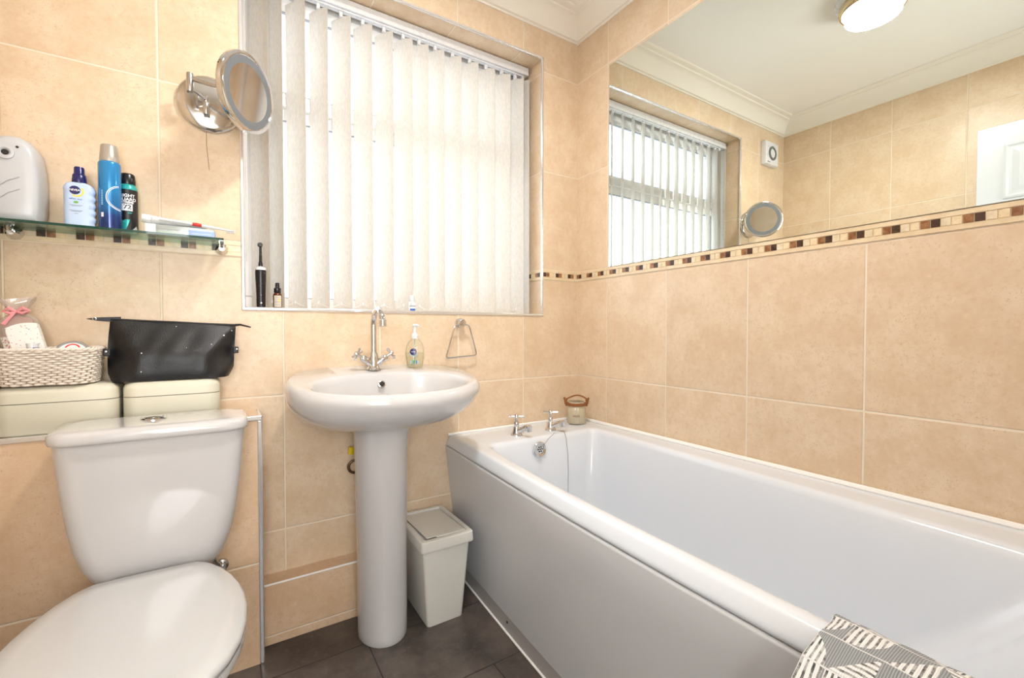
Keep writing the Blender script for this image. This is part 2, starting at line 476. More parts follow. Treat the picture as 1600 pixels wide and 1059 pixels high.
# ------------------------------------------------------------------ the room shell
mb = MB().box(XL-.1, .1, YF-1.3, .26, -.1, 0)
struct('floor', mb, 'floor')
mb = MB().box(XL-.1, .1, YF-1.3, .26, ZC, ZC+.08)
struct('ceiling', mb, 'ceiling')
mb = MB()
mb.box(XL-.1, WX0, 0, .26, 0, ZC); mb.box(WX1, .1, 0, .26, 0, ZC)
mb.box(WX0, WX1, 0, .26, 0, WZ0); mb.box(WX0, WX1, 0, .26, WZ1, ZC)
struct('wall_back', mb, 'tile_back', smooth=0)
struct('wall_right', MB().box(0, .1, YF, 0, 0, ZC), 'tile_right', smooth=0)
struct('wall_left', MB().box(XL-.1, XL, YF-.1, 0, 0, ZC), 'tile_left', smooth=0)
DX0, DX1, DZ = -1.90, -1.14, 2.065
mb = MB(); mb.box(DX1, .1, YF-.1, YF, 0, ZC); mb.box(XL, DX0, YF-.1, YF, 0, ZC); mb.box(DX0, DX1, YF-.1, YF, DZ, ZC)
struct('wall_front', mb, 'tile_front', smooth=0)
mb = MB(); mb.box(XL-.1, XL, YF-1.3, YF-.1, 0, ZC); mb.box(-.1, .0, YF-1.3, YF-.1, 0, ZC); mb.box(XL-.1, .1, YF-1.36, YF-1.3, 0, ZC)
struct('wall_landing', mb, 'ceiling', smooth=0)

# coving swept round the ceiling
prof = [(0, 2.396), (.005, 2.396), (.008, 2.402), (.016, 2.405), (.019, 2.412), (.026, 2.428), (.038, 2.446), (.054, 2.460), (.072, 2.469),
        (.080, 2.471), (.083, 2.478), (.098, 2.480), (.108, 2.484), (.110, 2.4895), (0, 2.4895)]
rings = []
for d, z in prof:
    rings.append([(XL+d, -d, z), (-d, -d, z), (-d, YF+d, z), (XL+d, YF+d, z)])
mb = MB(); nR = len(rings); vs = [p for r in rings for p in r]; fs = []
for i in range(nR-1):
    for j in range(4): fs.append((i*4+j, i*4+(j+1) % 4, (i+1)*4+(j+1) % 4, (i+1)*4+j))
mb.add(vs, fs); struct('trim_1', mb, 'coving', smooth=30)

# silver edging round the window opening, projecting slightly
mb = MB(); w = .011
mb.box(WX0-.002, WX0+w-.002, -.004, .006, WZ0, WZ1); mb.box(WX1-w+.002, WX1+.002, -.004, .006, WZ0, WZ1)
mb.box(WX0-.002, WX1+.002, -.004, .006, WZ1-w+.002, WZ1+.002); mb.box(WX0-.002, WX1+.002, -.005, .008, WZ0-.002, WZ0+.010)
struct('trim_2', mb, 'trim', bevel=.003, seg=3)

def mosaic(name, a0, a1, period, mapf, start, flip=False):
    """border strip: a row of 18 mm stones between two cream liners"""
    mb = MB()
    def bx(u0, u1, z0, z1, d, mi):
        P = [mapf(u, dd, z) for u in (u0, u1) for dd in (0, d) for z in (z0, z1)]
        mb.add(P, [(0, 1, 3, 2), (4, 6, 7, 5), (0, 4, 5, 1), (2, 3, 7, 6), (0, 2, 6, 4), (1, 5, 7, 3)], mi)
    bx(a0, a1, 1.2515, 1.2985, .0012, 4)
    bx(a0, a1, 1.2525, 1.2640, .0035, 4); bx(a0, a1, 1.2860, 1.2975, .0035, 4)
    q = period/4; k = math.floor((a0-start)/q)-1
    while start+k*q < a1:
        u0, u1 = start+k*q+.001, start+(k+1)*q-.001
        u0, u1 = max(u0, a0), min(u1, a1)
        if u1-u0 > .003:
            i = k % 4
            if flip: i = (1, 0, 3, 2)[i]
            bx(u0, u1, 1.2656, 1.2844, .0028, i)
        k += 1
    struct(name, mb, ['mos_dark', 'mos_brown', 'mos_yellow', 'mos_pale', 'mos_border'], smooth=0)
mosaic('trim_3', XL, WX0-.002, .0776, lambda u, d, z: (u, -d, z), -1.8803)
mosaic('trim_4', WX1+.002, -.004, .0740, lambda u, d, z: (u, -d, z), -.2080)
mosaic('trim_5', .006, .20, .0740, lambda u, d, z: (WX1-d, u, z), .02)
mosaic('trim_6', YF, -.001, .0763, lambda u, d, z: (-d, u, z), -.1673-.019, flip=False)

# tiled ledge behind the toilet with silver edging
LX, LY, LZ = -1.371, -.145, .755
struct('wall_ledge', MB().box(XL, LX, LY, 0, 0, LZ), 'tile_ledge', smooth=0)
mb = MB(); mb.box(XL, LX+.0035, LY-.0035, LY+.007, LZ-.012, LZ+.003); mb.box(LX-.010, LX+.003, LY-.003, LY+.005, 0, LZ-.011)
mb.box(LX-.006, LX+.003, LY+.0065, -.001, LZ-.010, LZ+.0025)
struct('trim_7', mb, 'trim', bevel=.003, seg=3)
# pipe boxing at the foot of the wall
struct('wall_boxing', MB().box(LX, -.99, -.071, 0, 0, .198), 'tile_boxing', smooth=0, bevel=.002)
mb = MB().tube([(LX, -.0705, .1965), (-.99, -.0705, .1965)], .0035, 8)
struct('trim_8', mb, 'sealant')

# ------------------------------------------------------------------ window
GY = .205
win = bpy.data.objects.new('window_1', None); COL.objects.link(win); win.location = ((WX0+WX1)/2, GY, WZ0); ROOT['window_1'] = Vector(win.location); win['kind'] = 'structure'
mb = MB(); fy0, fy1 = GY-.03, GY+.03
def frame(mb, x0, x1, z0, z1, w, y0, y1, mi=0):
    mb.box(x0, x1, y0, y1, z0, z0+w, mi); mb.box(x0, x1, y0, y1, z1-w, z1, mi)
    mb.box(x0, x0+w, y0, y1, z0+w, z1-w, mi); mb.box(x1-w, x1, y0, y1, z0+w, z1-w, mi)
frame(mb, WX0, WX1, WZ0, WZ1, .055, fy0, fy1)
mb.box(WX0+.055, WX1-.055, fy0, fy1, 1.790, 1.850)
obj('window_frame', mb, 'pvc', win, bevel=.004)
mb = MB(); frame(mb, WX0+.045, WX1-.045, 1.835, WZ1-.04, .052, fy0-.014, fy1-.005)
obj('opening_sash', mb, 'pvc', win, bevel=.005)
mb = MB(); frame(mb, WX0+.05, WX1-.05, WZ0+.05, 1.795, .007, fy0+.001, fy0+.012)
frame(mb, WX0+.093, WX1-.093, 1.883, WZ1-.088, .006, fy0-.012, fy0)
obj('glazing_gasket', mb, simple('grey_gasket', '9A9A9E', .6), win)
mb = MB(); mb.box(WX0+.05, WX1-.05, GY+.004, GY+.010, WZ0+.05, 1.80)
obj('pane', mb, 'window_glass', win)
mb = MB(); mb.box(WX0+.09, WX1-.09, GY-.004, GY+.002, 1.88, WZ1-.085)
obj('pane', mb, 'window_glass', win)

# ------------------------------------------------------------------ vertical blind
SY = .118
bl = thing('vertical_blind', 'cream vertical slat blind hanging inside the tiled window recess', 'blind', ((WX0+WX1)/2, SY, 2.26))
mb = MB().box(WX0+.004, WX1-.012, SY-.020, SY+.022, 2.232, 2.268)
obj('headrail', mb, 'white_plastic', bl, bevel=.003)
mb = MB()
SX = [-1.3515, -1.3071, -1.2344, -1.156, -1.0758, -.9949, -.9123, -.8332, -.7651, -.6928, -.6118, -.5286, -.4447, -.362, -.2870, -.2450]
phi = math.radians(52); sd = Vector((math.cos(phi), -math.sin(phi), 0)); sn = Vector((math.sin(phi), math.cos(phi), 0))
for i, x in enumerate(SX):
    mb.box(x-.006, x+.006, SY-.006, SY+.006, 2.206, 2.236)
    if i < len(SX)-1:
        x2 = SX[i+1]; mb.box(x, x2, SY-.012, SY-.009, 2.224, 2.229)
obj('hangers', mb, 'white_plastic', bl, bevel=.001)
slat0 = None
for i, x in enumerate(SX):
    if slat0 is None:
        mb = MB(); W2 = .0445; n = 8; rows = [2.196, 2.213]
        zs = [1.094, 1.10, 1.135, 1.14, 1.4, 1.7, 2.0, 2.19]
        front = []; back = []
        for k in range(n+1):
            u = -W2+2*W2*k/n; bow = .0035*(1-(u/W2)**2)
            col = []
            zt = 2.200+.012*(1-abs(u)/W2)
            for z in zs+[zt]:
                p = sd*u+sn*bow; col.append((p.x, p.y, z))
            front.append(col)
        m = len(zs)+1; vs = []; fs = []
        for col in front: vs += col
        for col in front: vs += [(a+sn.x*.0007, b+sn.y*.0007, c) for a, b, c in col]
        N = (n+1)*m
        for k in range(n):
            for j in range(m-1):
                fs.append((k*m+j, (k+1)*m+j, (k+1)*m+j+1, k*m+j+1)); fs.append((N+k*m+j, N+k*m+j+1, N+(k+1)*m+j+1, N+(k+1)*m+j))
        for j in range(m-1):
            fs.append((j, j+1, N+j+1, N+j)); fs.append((n*m+j, N+n*m+j, N+n*m+j+1, n*m+j+1))
        for k in range(n):
            fs.append((k*m, N+k*m, N+(k+1)*m, (k+1)*m)); fs.append((k*m+m-1, (k+1)*m+m-1, N+(k+1)*m+m-1, N+k*m+m-1))
        mb.add([(a+ROOT['vertical_blind'].x, b+ROOT['vertical_blind'].y, c) for a, b, c in vs], fs)
        slat0 = obj('slat', mb, 'fabric', bl, smooth=60); o = slat0
    else:
        o = slat0.copy(); COL.objects.link(o); o.parent = bl
    o.location = (x-ROOT['vertical_blind'].x, 0, 0)
    o.rotation_euler[2] = math.radians(random.uniform(-3, 3) + (6 if i == 8 else 0) + (-22 if i == 15 else 0))
mb = MB()
for i in range(len(SX)-1):
    a, b = SX[i], SX[i+1]
    pts = []
    for k in range(9):
        t = k/8; pts.append((a+(b-a)*t-.012, SY-.022, 1.118-.016*4*t*(1-t)))
    mb.tube(pts, .0009, 5)
    mb.tube([(b-.012, SY-.024, 1.112), (b-.012, SY-.024, 1.122)], .003, 8)
obj('bottom_chain', mb, 'white_plastic', bl)
mb = MB().box(WX0+.010, WX0+.0115, SY-.012, SY+.03, 1.10, 2.23)
mb.tube([(WX0+.018, SY-.02, 2.23), (WX0+.017, SY-.02, 1.7), (WX0+.018, SY-.02, 1.25)], .0012, 6)
obj('control_cord', mb, 'white_plastic', bl)

# ------------------------------------------------------------------ big wall mirror
mr = thing('wall_mirror', 'large frameless mirror on the tiled wall above the bath', 'mirror', (-.005, -.9, 1.300))
out = [(-1.72, 1.300), (-.221, 1.300), (-.221, 2.186), (-.2225, 2.190), (-.227, 2.192), (-1.72, 2.192)]
obj('mirror_glass', MB().prism(out, -.0055, -.0052, dirn='x'), 'mirror', mr, smooth=0)
obj('mirror_edge', MB().prism(out, -.0051, -.0005, dirn='x'), 'mirror_edge', mr, smooth=0)

# ------------------------------------------------------------------ door leaf standing open against the left wall
dr = bpy.data.objects.new('door_1', None); COL.objects.link(dr); dr.location = (-1.90, YF, 0); ROOT['door_1'] = Vector(dr.location); dr['kind'] = 'structure'
dx0, dx1 = -1.925, -1.885
obj('door_leaf', MB().box(dx0, dx1, YF+.005, -1.003, .008, 2.057), 'paint', dr, bevel=.002)
def panel(y0, y1, z0, z1):
    mb = MB()
    def rg(i, x): return [(x, y0+i, z0+i), (x, y1-i, z0+i), (x, y1-i, z1-i), (x, y0+i, z1-i)]
    mb.loft([rg(0, dx1-.001), rg(0, dx1+.005), rg(.010, dx1+.007), rg(.020, dx1+.001), rg(.030, dx1+.001), rg(.055, dx1+.006)], cap0=False)
    obj('door_panel', mb, 'paint', dr, smooth=0)
for y0, y1 in ((-1.345, -1.10), (-1.665, -1.42)):
    for z0, z1 in ((1.68, 1.955), (.95, 1.58), (.20, .82)): panel(y0, y1, z0, z1)
mb = MB().lathe([(.024, 0), (.024, .006), (.010, .008), (.010, .04)], TR((dx1, -1.06, 1.02), 'x')); mb.tube([(dx1+.04, -1.06, 1.02), (dx1+.042, -1.17, 1.02)], .008)
obj('door_handle', mb, 'chrome', dr)

# ------------------------------------------------------------------ extractor fan and ceiling lamp (seen in the mirror)
fx, fz = -1.728, 2.225
fan = thing('extractor_fan', 'square white extractor fan high on the wall beside the window', 'extractor fan', (fx, 0, fz))
mb = MB(); q = .078
mb.loft([[(fx-q*s, y, fz-q*s), (fx+q*s, y, fz-q*s), (fx+q*s, y, fz+q*s), (fx-q*s, y, fz+q*s)] for s, y in ((1, -.0005), (1, -.030), (.95, -.037))])
obj('housing', mb, 'white_plastic', fan, bevel=.003)
mb = MB().lathe([(.047, 0), (.047, .004), (.043, .006), (.034, .006), (.032, .001), (.032, 0)], TR((fx, -.037, fz), '-y'), cap=False)
obj('grille_ring', mb, 'grey_ring', fan)
mb = MB().lathe([(.027, 0), (.027, .004), (.022, .006)], TR((fx, -.037, fz), '-y'))
obj('grille_cap', mb, 'white_plastic', fan)
obj('maker_mark', MB().box(fx+.030, fx+.062, -.0385, -.037, fz-.066, fz-.060), 'grey_print', fan)

lx, ly = -.975, -.855
lp = thing('ceiling_light', 'round flush ceiling light with a chrome rim and a glowing diffuser', 'ceiling light', (lx, ly, ZC))
obj('base_plate', MB().lathe([(.138, 0), (.138, .012), (.128, .018), (.11, .020)], TR((lx, ly, ZC-.0005), '-z'), 48), 'white_plastic', lp)
obj('rim', MB().lathe([(.118, .018), (.124, .03), (.125, .05), (.121, .058), (.113, .060), (.113, .05)], TR((lx, ly, ZC), '-z'), 48, cap=False), plain('warm_chrome', 'D9C9A8', .12, 1), lp)
obj('diffuser', MB().lathe([(.113, .030), (.113, .060), (.10, .070), (.07, .080), (.03, .085), (.004, .086)], TR((lx, ly, ZC), '-z'), 48), 'lamp', lp)

# ------------------------------------------------------------------ bath
NB = 10
def tub_out(y):          # outer long side, gently bowed
    t = min(1, max(0, -y/1.70)); return -.702-.052*math.sin(min(1, t*1.25)*PI/2)
def tub_ring(xl0, xl1, xr0, xr1, y1, y0, r, z, bow=None):
    """ring; xl/xr run linearly from back (y1) to front (y0)"""
    # rounded unit rectangle with many points on long sides
    L = []
    rx, ry = r
    def arc(cx, cy, a0):
        for i in range(7):
            a = a0+PI/2*i/6; L.append((cx+rx*math.cos(a), cy+ry*math.sin(a)))
    arc(1-rx, 1-ry, 0)
    arc(rx, 1-ry, PI/2)
    for k in range(1, NB): L.append((0, 1-ry-(1-2*ry)*k/NB))
    arc(rx, ry, PI)
    arc(1-rx, ry, 1.5*PI)
    for k in range(1, NB): L.append((1, ry+(1-2*ry)*k/NB))
    out = []
    for u, v in L:
        y = y0+(y1-y0)*v; t = 1-v
        xl = (bow(y) if bow else xl0+(xl1-xl0)*t); xr = xr0+(xr1-xr0)*t
        out.append((xl+(xr-xl)*u, y, z))
    return out
tub = thing('bathtub', 'white acrylic bath with side panel along the right tiled wall', 'bath', (-.35, -.85, 0))
YT = -1.70
def ins(y):
    t = -y-.24; t = max(0, min(1.4, t)); return -.630-.072*(1-math.exp(-t*2.6))
g = .0025
rings = []
for o_, z_ in ((.014, .5465), (.001, .5460), (0, .548), (0, .553), (.003, .560), (.0125, .5775), (.016, .5815), (.021, .5842), (.029, .585)):
    rings.append(tub_ring(0, 0, -g, -g, -g, YT, (.012, .006), z_, bow=lambda y, o_=o_: tub_out(y)+o_))
# inner side (outline of the well)
def well(off, z, xr0=-.097, xr1=-.150, yb=-.232, yf=-1.60, r=(.07, .035)):
    return tub_ring(0, 0, xr0-off, xr1-off, yb-off, yf+off, r, z, bow=lambda y: ins(y)+off)
rings.append(well(-.020, .5850)); rings.append(well(-.008, .5835)); rings.append(well(0, .578)); rings.append(well(.005, .565))
rings.append(well(.016, .50, r=(.10, .05), yf=-1.56)); rings.append(well(.030, .40, r=(.13, .06), yf=-1.5)); rings.append(well(.045, .30, r=(.16, .07), yf=-1.42))
rings.append(well(.065, .225, r=(.2, .08), yf=-1.35)); rings.append(well(.095, .185, r=(.25, .1), yf=-1.3)); rings.append(well(.15, .172, r=(.3, .12), yf=-1.2))
obj('tub_shell', MB().loft(rings, cap0=False), 'acrylic', tub, smooth=50)
# side panel
pan = []
ys = [0-.002-(-YT-.002)*k/24*1.0 for k in range(25)]
mb = MB()
def pin(z): return -.001+.070*((.5385-z)/.5385)
prof = [(.060, 0), (.064, .0), (.12, 0), (.3, 0), (.45, 0), (.534, 0), (.5395, .0012), (.5425, .004)]
rr = []
for z, o in prof:
    rr.append([(tub_out(y)+pin(z)*.85+o, y, z) for y in ys]+[(tub_out(y)+pin(z)*.85+.006+o, y, z) for y in reversed(ys)])
mb.loft(rr)
obj('bath_panel', mb, 'panel', tub, smooth=50)
mb = MB(); rr = []
for z in (.0, .058):
    rr.append([(tub_out(y)+.0535, y, z) for y in ys]+[(tub_out(y)+.062, y, z) for y in reversed(ys)])
mb.loft(rr); obj('plinth', mb, simple('plinth_grey', 'A8A4A2', .5), tub)
mb = MB().tube([(tub_out(y)+.0515, y, .003) for y in ys], .004, 6)
mb.tube([(-.0105, y,   .5885) for y in (-.0105, -.5, -1.0, -1.69)], .0088, 8)
mb.tube([(x, -.0072, .588) for x in (-.695, -.35, -.008)], .0055, 8)
obj('sealant_bead', mb, 'sealant', tub)
obj('panel_screw', MB().lathe([(.0045, -.002), (.0045, .0012), (.002, .002)], TR((tub_out(-.432)+.0532, -.432, .037), '-x'), 12), 'dark', tub)
# overflow with seven holes on the tap end wall
oc = Vector((-.408, -.2505, .541)); od = Vector((0, -1, .14)).normalized(); T = TD(oc, od)
mb = MB().lathe([(.030, -.002), (.030, .004), (.026, .008), (.018, .006), (.017, .004), (.0, .004)], T, 32)
ov = obj('overflow', mb, 'chrome', tub)
mb = MB()
for k in range(7):
    a = k*PI/3; rr_ = 0 if k == 6 else .0095
    mb.lathe([(.0032, .0035), (.0032, .0048)], T @ Matrix.Translation((rr_*math.cos(a), rr_*math.sin(a), 0)), 12)
obj('drain_holes', mb, 'dark', ov)
mb = MB().tube([(-.40, -.262, .552), (-.36, -.245, .575), (-.318, -.232, .592)], .0012, 6)
mb.tube([(-.268, -.232, .592), (-.268, -.246, .565), (-.272, -.262, .50), (-.278, -.272, .44), (-.29, -.285, .38), (-.32, -.33, .20)], .0013, 6)
obj('plug_chain', mb, 'chrome_worn', tub)
mb = MB().lathe([(.002, .018), (.010, .016), (.020, .006), (.022, 0)], TR((-.33, -.36, .176), 'z')); obj('plug', mb, 'white_plastic', tub)

def crosshead(mb, c, axis, L=.024, r=.0042, ang=0.):
    T = TD(c, axis)
    mb.lathe([(.0075, -.006), (.0085, -.002), (.0085, .004), (.006, .009), (.001, .010)], T, 16)
    for k in range(4):
        a = ang+k*PI/2; d = (T.to_3x3() @ Vector((math.cos(a), math.sin(a), 0)))
        c0 = Vector(c)
        mb.tube([c0+d*.004, c0+d*.010, c0+d*(L*.8), c0+d*L, c0+d*(L+.0012)], [r*.7, r*.75, r, r*1.1, r*.6], 10)
for x, yy, nm in ((-.458, -.158, 0), (-.283, -.158, 1)):
    mb = MB(); z0 = .5855
    mb.lathe([(.024, 0), (.024, .003), (.020, .008), (.0165, .018), (.0135, .030), (.011, .036)], TR((x, yy, z0)), 24)
    mb.tube([(x, yy+.004, z0+.012), (x+.006, yy-.016, z0+.022), (x+.012, yy-.036, z0+.032), (x+.016, yy-.050, z0+.039), (x+.018, yy-.058, z0+.040)], [.0115, .012, .0105, .0105, .010], 14)
    mb.lathe([(.0130, -.014), (.0140, .0), (.0132, .010), (.005, .013)], TR((x+.018, yy-.060, z0+.037)), 18)
    tp = obj('tap', mb, 'chrome', tub)
    mb = MB().lathe([(.0095, .034), (.0105, .036), (.0105, .052), (.0085, .056), (.0055, .058), (.0055, .070)], TR((x, yy, z0)), 20)
    crosshead(mb, (x, yy, z0+.077), (0, 0, 1), .031, .0052, -.55)
    obj('tap_handle', mb, 'chrome', tp)

# ------------------------------------------------------------------ candle jar in the corner
jx, jy, jz = -.098, -.112, .5865
jar = thing('glass_jar', 'ribbed glass jar with brown rope handle in the corner of the bath rim', 'jar', (jx, jy, jz))
mb = MB().lathe([(.030, 0), (.041, .002), (.043, .008), (.043, .068), (.040, .078), (.0365, .083), (.0365, .100), (.034, .101), (.034, .083), (.040, .068), (.040, .008), (.02, .006)], TR((jx, jy, jz)), 112, rib=.012, ribs=28)
obj('jar_body', mb, 'jar_glass', jar, smooth=60)
mb = MB().lathe([(.001, .008), (.037, .008), (.037, .032), (.001, .034)], TR((jx, jy, jz)), 24)
obj('wax', mb, simple('pale_wax', 'B5A888', .6), jar)
mb = MB(); cd = Vector((-.65, -.76, 0)).normalized()   # towards the viewer side of the room
sdv = Vector((.76, -.65, 0)) 
for dz in (0, .006):
    mb.tube([(jx+.0405*math.cos(a), jy+.0405*math.sin(a), jz+.086+dz) for a in [2*PI*k/28 for k in range(28)]], .0038, 8, closed=True)
for s in (-1, 1):
    b = Vector((jx, jy, jz+.086))+sdv*(.042*s)
    mb.tube([b+Vector((0, 0, -.006)), b+sdv*(.006*s)+Vector((0, 0, .008)), b+sdv*(.009*s)+Vector((0, 0, .020)), b+sdv*(.014*s)+Vector((0, 0, .032))], [.007, .0075, .0055, .0045], 8)
    mb.tube([b+sdv*(.004*s)+cd*k*.006+Vector((0, 0, .02)) for k in (-1, 0, 1)], [.003, .006, .003], 8)
hp = []
for k in range(17):
    t = k/16; s = 1-2*t
    hp.append(Vector((jx, jy, jz+.108+.024*math.sin(PI*t)*(1-.45*t)))+sdv*(.052*s)+cd*(-.012*math.sin(PI*t)))
mb.tube(hp, .0036, 8)
obj('rope_handle', mb, 'rope', jar)
vd = Vector((-.652, -.758, 0)); vr = Vector((.758, -.652, 0))
def jarmap(x, y, d):
    a = x/.0442; return Vector((jx, jy, jz+.040+y))+(vd*math.cos(a)+vr*math.sin(a))*(.0442+d)
obj('lettering', text_mb('wash', .016, .0003, jarmap), simple('maroon_print', '6B2A30', .6), jar)

# ------------------------------------------------------------------ washbasin
bs = thing('washbasin', 'white ceramic washbasin on a full pedestal under the window', 'washbasin', (-1.0, -.2, 0))
NC = 72
def crest(y): return .832+max(0, min(1, (y+.47)/.47))**1.15*.052
def outline(cx, cy, a, bf, bb, nf, nb_, clampy=-.0015):
    pts = []
    for i in range(NC):
        th = 2*PI*i/NC; c, s = math.cos(th), math.sin(th)
        n = nb_ if s > 0 else nf; b = bb if s > 0 else bf
        x = cx+a*math.copysign(abs(c)**(2/n), c); y = cy+b*math.copysign(abs(s)**(2/n), s)
        pts.append((x, min(y, clampy)))
    return pts
def bring(s, z=None, dz=None, cl=-.0015):
    o = outline(-1.0+.0, -.205, .311*s, .262*s, .235*s, 2.15, 2.5, cl)
    return [(x, y, z if z is not None else crest(y)+dz) for x, y in o]
rings = []
for z_, s_ in ((.704, .30), (.7055, .43), (.709, .54), (.715, .645), (.725, .74), (.738, .822), (.752, .888), (.766, .936), (.779, .967), (.790, .987)):
    k_ = (z_-.704)/.100; cx_ = -1.010+.010*k_; cy_ = -.200-.005*k_
    rings.append([(x, y, z_+.6*max(0, k_)**2*(crest(y)-.832)) for x, y in outline(cx_, cy_, .311*s_, .262*s_, .235*s_, 2.1, 2.1+.4*k_)])
rings.append([(x, y, .799+.85*(crest(y)-.832)) for x, y in outline(-1.0, -.205, .3105, .2615, .235, 2.15, 2.5)])
rings += [bring(1.0, dz=-.024), bring(.996, dz=-.017), bring(.984, dz=-.010), bring(.966, dz=-.005), bring(.950, dz=-.001)]
def bowl(s, dz, z=None):
    o = outline(-1.004, -.284, .250*s, .151*s, .156*s, 2.02, 2.2)
    return [(x, y, (crest(y)+dz) if z is None else z) for x, y in o]
rings += [bowl(1.03, -.001), bowl(1.0, -.003), bowl(.975, -.010), bowl(.955, -.022), bowl(.92, 0, z=.795), bowl(.84, 0, z=.762), bowl(.7, 0, z=.735), bowl(.45, 0, z=.718), bowl(.12, 0, z=.712)]
obj('basin', MB().loft(rings), 'ceramic', bs, smooth=60)
rings = []
for z, a, b, cy in ((0, .078, .096, -.188), (.006, .081, .098, -.188), (.03, .080, .096, -.188), (.35, .081, .092, -.186), (.62, .086, .092, -.186), (.675, .089, .096, -.188), (.716, .094, .102, -.19)):
    rings.append([(-1.020+a*math.cos(t), cy+b*math.sin(t) if math.sin(t) < 0 else cy+b*.95*math.sin(t), z) for t in [2*PI*k/48 for k in range(48)]])
obj('pedestal', MB().loft(rings), 'ceramic', bs, smooth=60)
obj('basin_overflow', MB().lathe([(.0125, -.002), (.0125, .0015), (.009, .0025), (.0085, .0)], TD((-1.005, -.1445, .829), (0, -1, .35)), 24, cap=False), 'chrome_worn', bs)
obj('overflow_hole', MB().lathe([(.0088, -.001), (.0088, .0006)], TD((-1.005, -.1445, .829), (0, -1, .35)), 24), 'dark', bs)
mb = MB().tube([(-1.005+.022*math.cos(a), -.1440+.0+.02*math.sin(0), .829+.022*math.sin(a)) for a in (0, .01)], .0001, 4)
# mixer tap
tx, ty = -1.014, -.078
tz = crest(ty)+.000
mb = MB()
mb.lathe([(.026, 0), (.026, .004), (.021, .010), (.018, .020), (.0185, .032), (.0165, .044), (.0135, .058), (.0115, .064)], TR((tx, ty, tz)), 28)
tap = obj('mixer_tap', mb, 'chrome', bs)
neck = [(tx, ty, tz+.05), (tx, ty, tz+.10), (tx, ty, 1.033)]+arcpts((tx, ty-.056, 1.033), .056, 0, PI*.93, 16, 'yz')[1:]
obj('spout', MB().tube(neck, .0100, 16).lathe([(.0105, -.004), (.0125, -.002), (.0125, .018), (.010, .020)], TD(Vector(neck[-1])+Vector((0, .0, .002)), (0, -.12, -1)), 18), 'chrome', tap)
for s in (-1, 1):
    ax = Vector((s*.82, -.10, .60)).normalized(); c0 = Vector((tx, ty-.002, tz+.014))
    mb = MB().lathe([(.012, .006), (.0125, .030), (.0105, .0305), (.0105, .033), (.0125, .0335), (.0125, .050), (.009, .056), (.006, .058), (.006, .068)], TD(c0, ax), 20)
    crosshead(mb, c0+ax*.074, ax, .026, .0042, .5)
    obj('tap_handle', mb, 'chrome', tap)
# waste pipe and yellow isolating lever behind the pedestal
mb = MB().tube([(-1.085, -.045, .60), (-1.088, -.045, .575)], .010, 10)
obj('isolating_valve', mb, 'yellow_tape', bs, label='yellow valve cap')
mb = MB().tube(arcpts((-1.075, -.05, .53), .022, PI*.5, PI*1.6, 10, 'xz'), .005, 8)
obj('supply_pipe', mb, simple('dark_brass', '5E4A33', .4, .6), bs)
mb = MB()

# ------------------------------------------------------------------ soap dispenser
sx, sy = -.862, -.082
sz = crest(sy)+.0015
sp_ = thing('soap_dispenser', 'clear pump bottle of hand soap standing on the basin beside the mixer tap', 'soap bottle', (sx, sy, sz))
def ell(cx, cy, a, b, z, n=36, e=2.4): 
    return [(cx+a*math.copysign(abs(math.cos(t))**(2/e), math.cos(t)), cy+b*math.copysign(abs(math.sin(t))**(2/e), math.sin(t)), z) for t in [2*PI*k/n for k in range(n)]]
# turned towards the room's doorway
def rotz(pts, c, a):
    ca, sa = math.cos(a), math.sin(a)
    return [(c[0]+(x-c[0])*ca-(y-c[1])*sa, c[1]+(x-c[0])*sa+(y-c[1])*ca, z) for x, y, z in pts]
SA = math.radians(-20)
prof = [(.026, .014, 0), (.029, .017, .004), (.034, .019, .035), (.035, .0195, .055), (.033, .019, .075), (.027, .017, .093), (.017, .013, .104), (.011, .011, .108), (.011, .011, .118)]
obj('bottle_body', MB().loft([rotz(ell(sx, sy, a, b, sz+z), (sx, sy), SA) for a, b, z in prof]), 'clear', sp_, smooth=60)
obj('liquid', MB().loft([rotz(ell(sx, sy, a*.93, b*.9, sz+z+.002), (sx, sy), SA) for a, b, z in prof[:4]]), glass_mat('clear_soap', 'F8F7EE', .0, .05, tintw=.04), sp_, smooth=60)
obj('dip_tube', MB().tube([(sx, sy, sz+.01), (sx, sy, sz+.118)], .003, 8), 'clear_print', sp_)
mb = MB().lathe([(.0125, .108), (.0135, .110), (.0135, .122), (.010, .126), (.006, .130), (.005, .150), (.008, .154), (.009, .158), (.006, .163), (.001, .164)], TR((sx, sy, sz)), 24)
mb.tube([(sx, sy, sz+.158), (sx+.004, sy-.014, sz+.159), (sx+.007, sy-.026, sz+.155)], [.0055, .0045, .0035], 10)
obj('pump', mb, 'white_plastic', sp_)
def spmap(x, y, d):
    t = max(-1, min(1, x/.035)); yy = -.0198*(1-abs(t)**2.4)**(1/2.4)-.0004-d
    ca, sa = math.cos(SA), math.sin(SA); return (sx+x*ca-yy*sa, sy+x*sa+yy*ca, sz+y)
lb = merge((disc_mb(.0125, lambda x, y, d: spmap(x-.006, y+.060, d)), 0),
           (disc_mb(.0150, lambda x, y, d: spmap(x-.005, y+.057, d), a0=PI*1.05, a1=PI*1.95, r0=.0128), 1),
           (text_mb('ooo', .0085, .0002, lambda x, y, d: spmap(x-.006, y+.061, .0006+d)), 2))
for i, (x, h, c) in enumerate(((-.016, .012, 1), (-.011, .016, 3), (-.006, .014, 4), (-.001, .017, 3), (.004, .013, 4), (.009, .012, 1))):
    r_ = rect_mb(x, x+.0035, .016, .016+h, spmap, nx=1); lb.add(r_.v, r_.f, c)
r_ = disc_mb(.005, lambda x, y, d: spmap(x+.006, y+.043, d), r0=.0035); lb.add(r_.v, r_.f, 5)
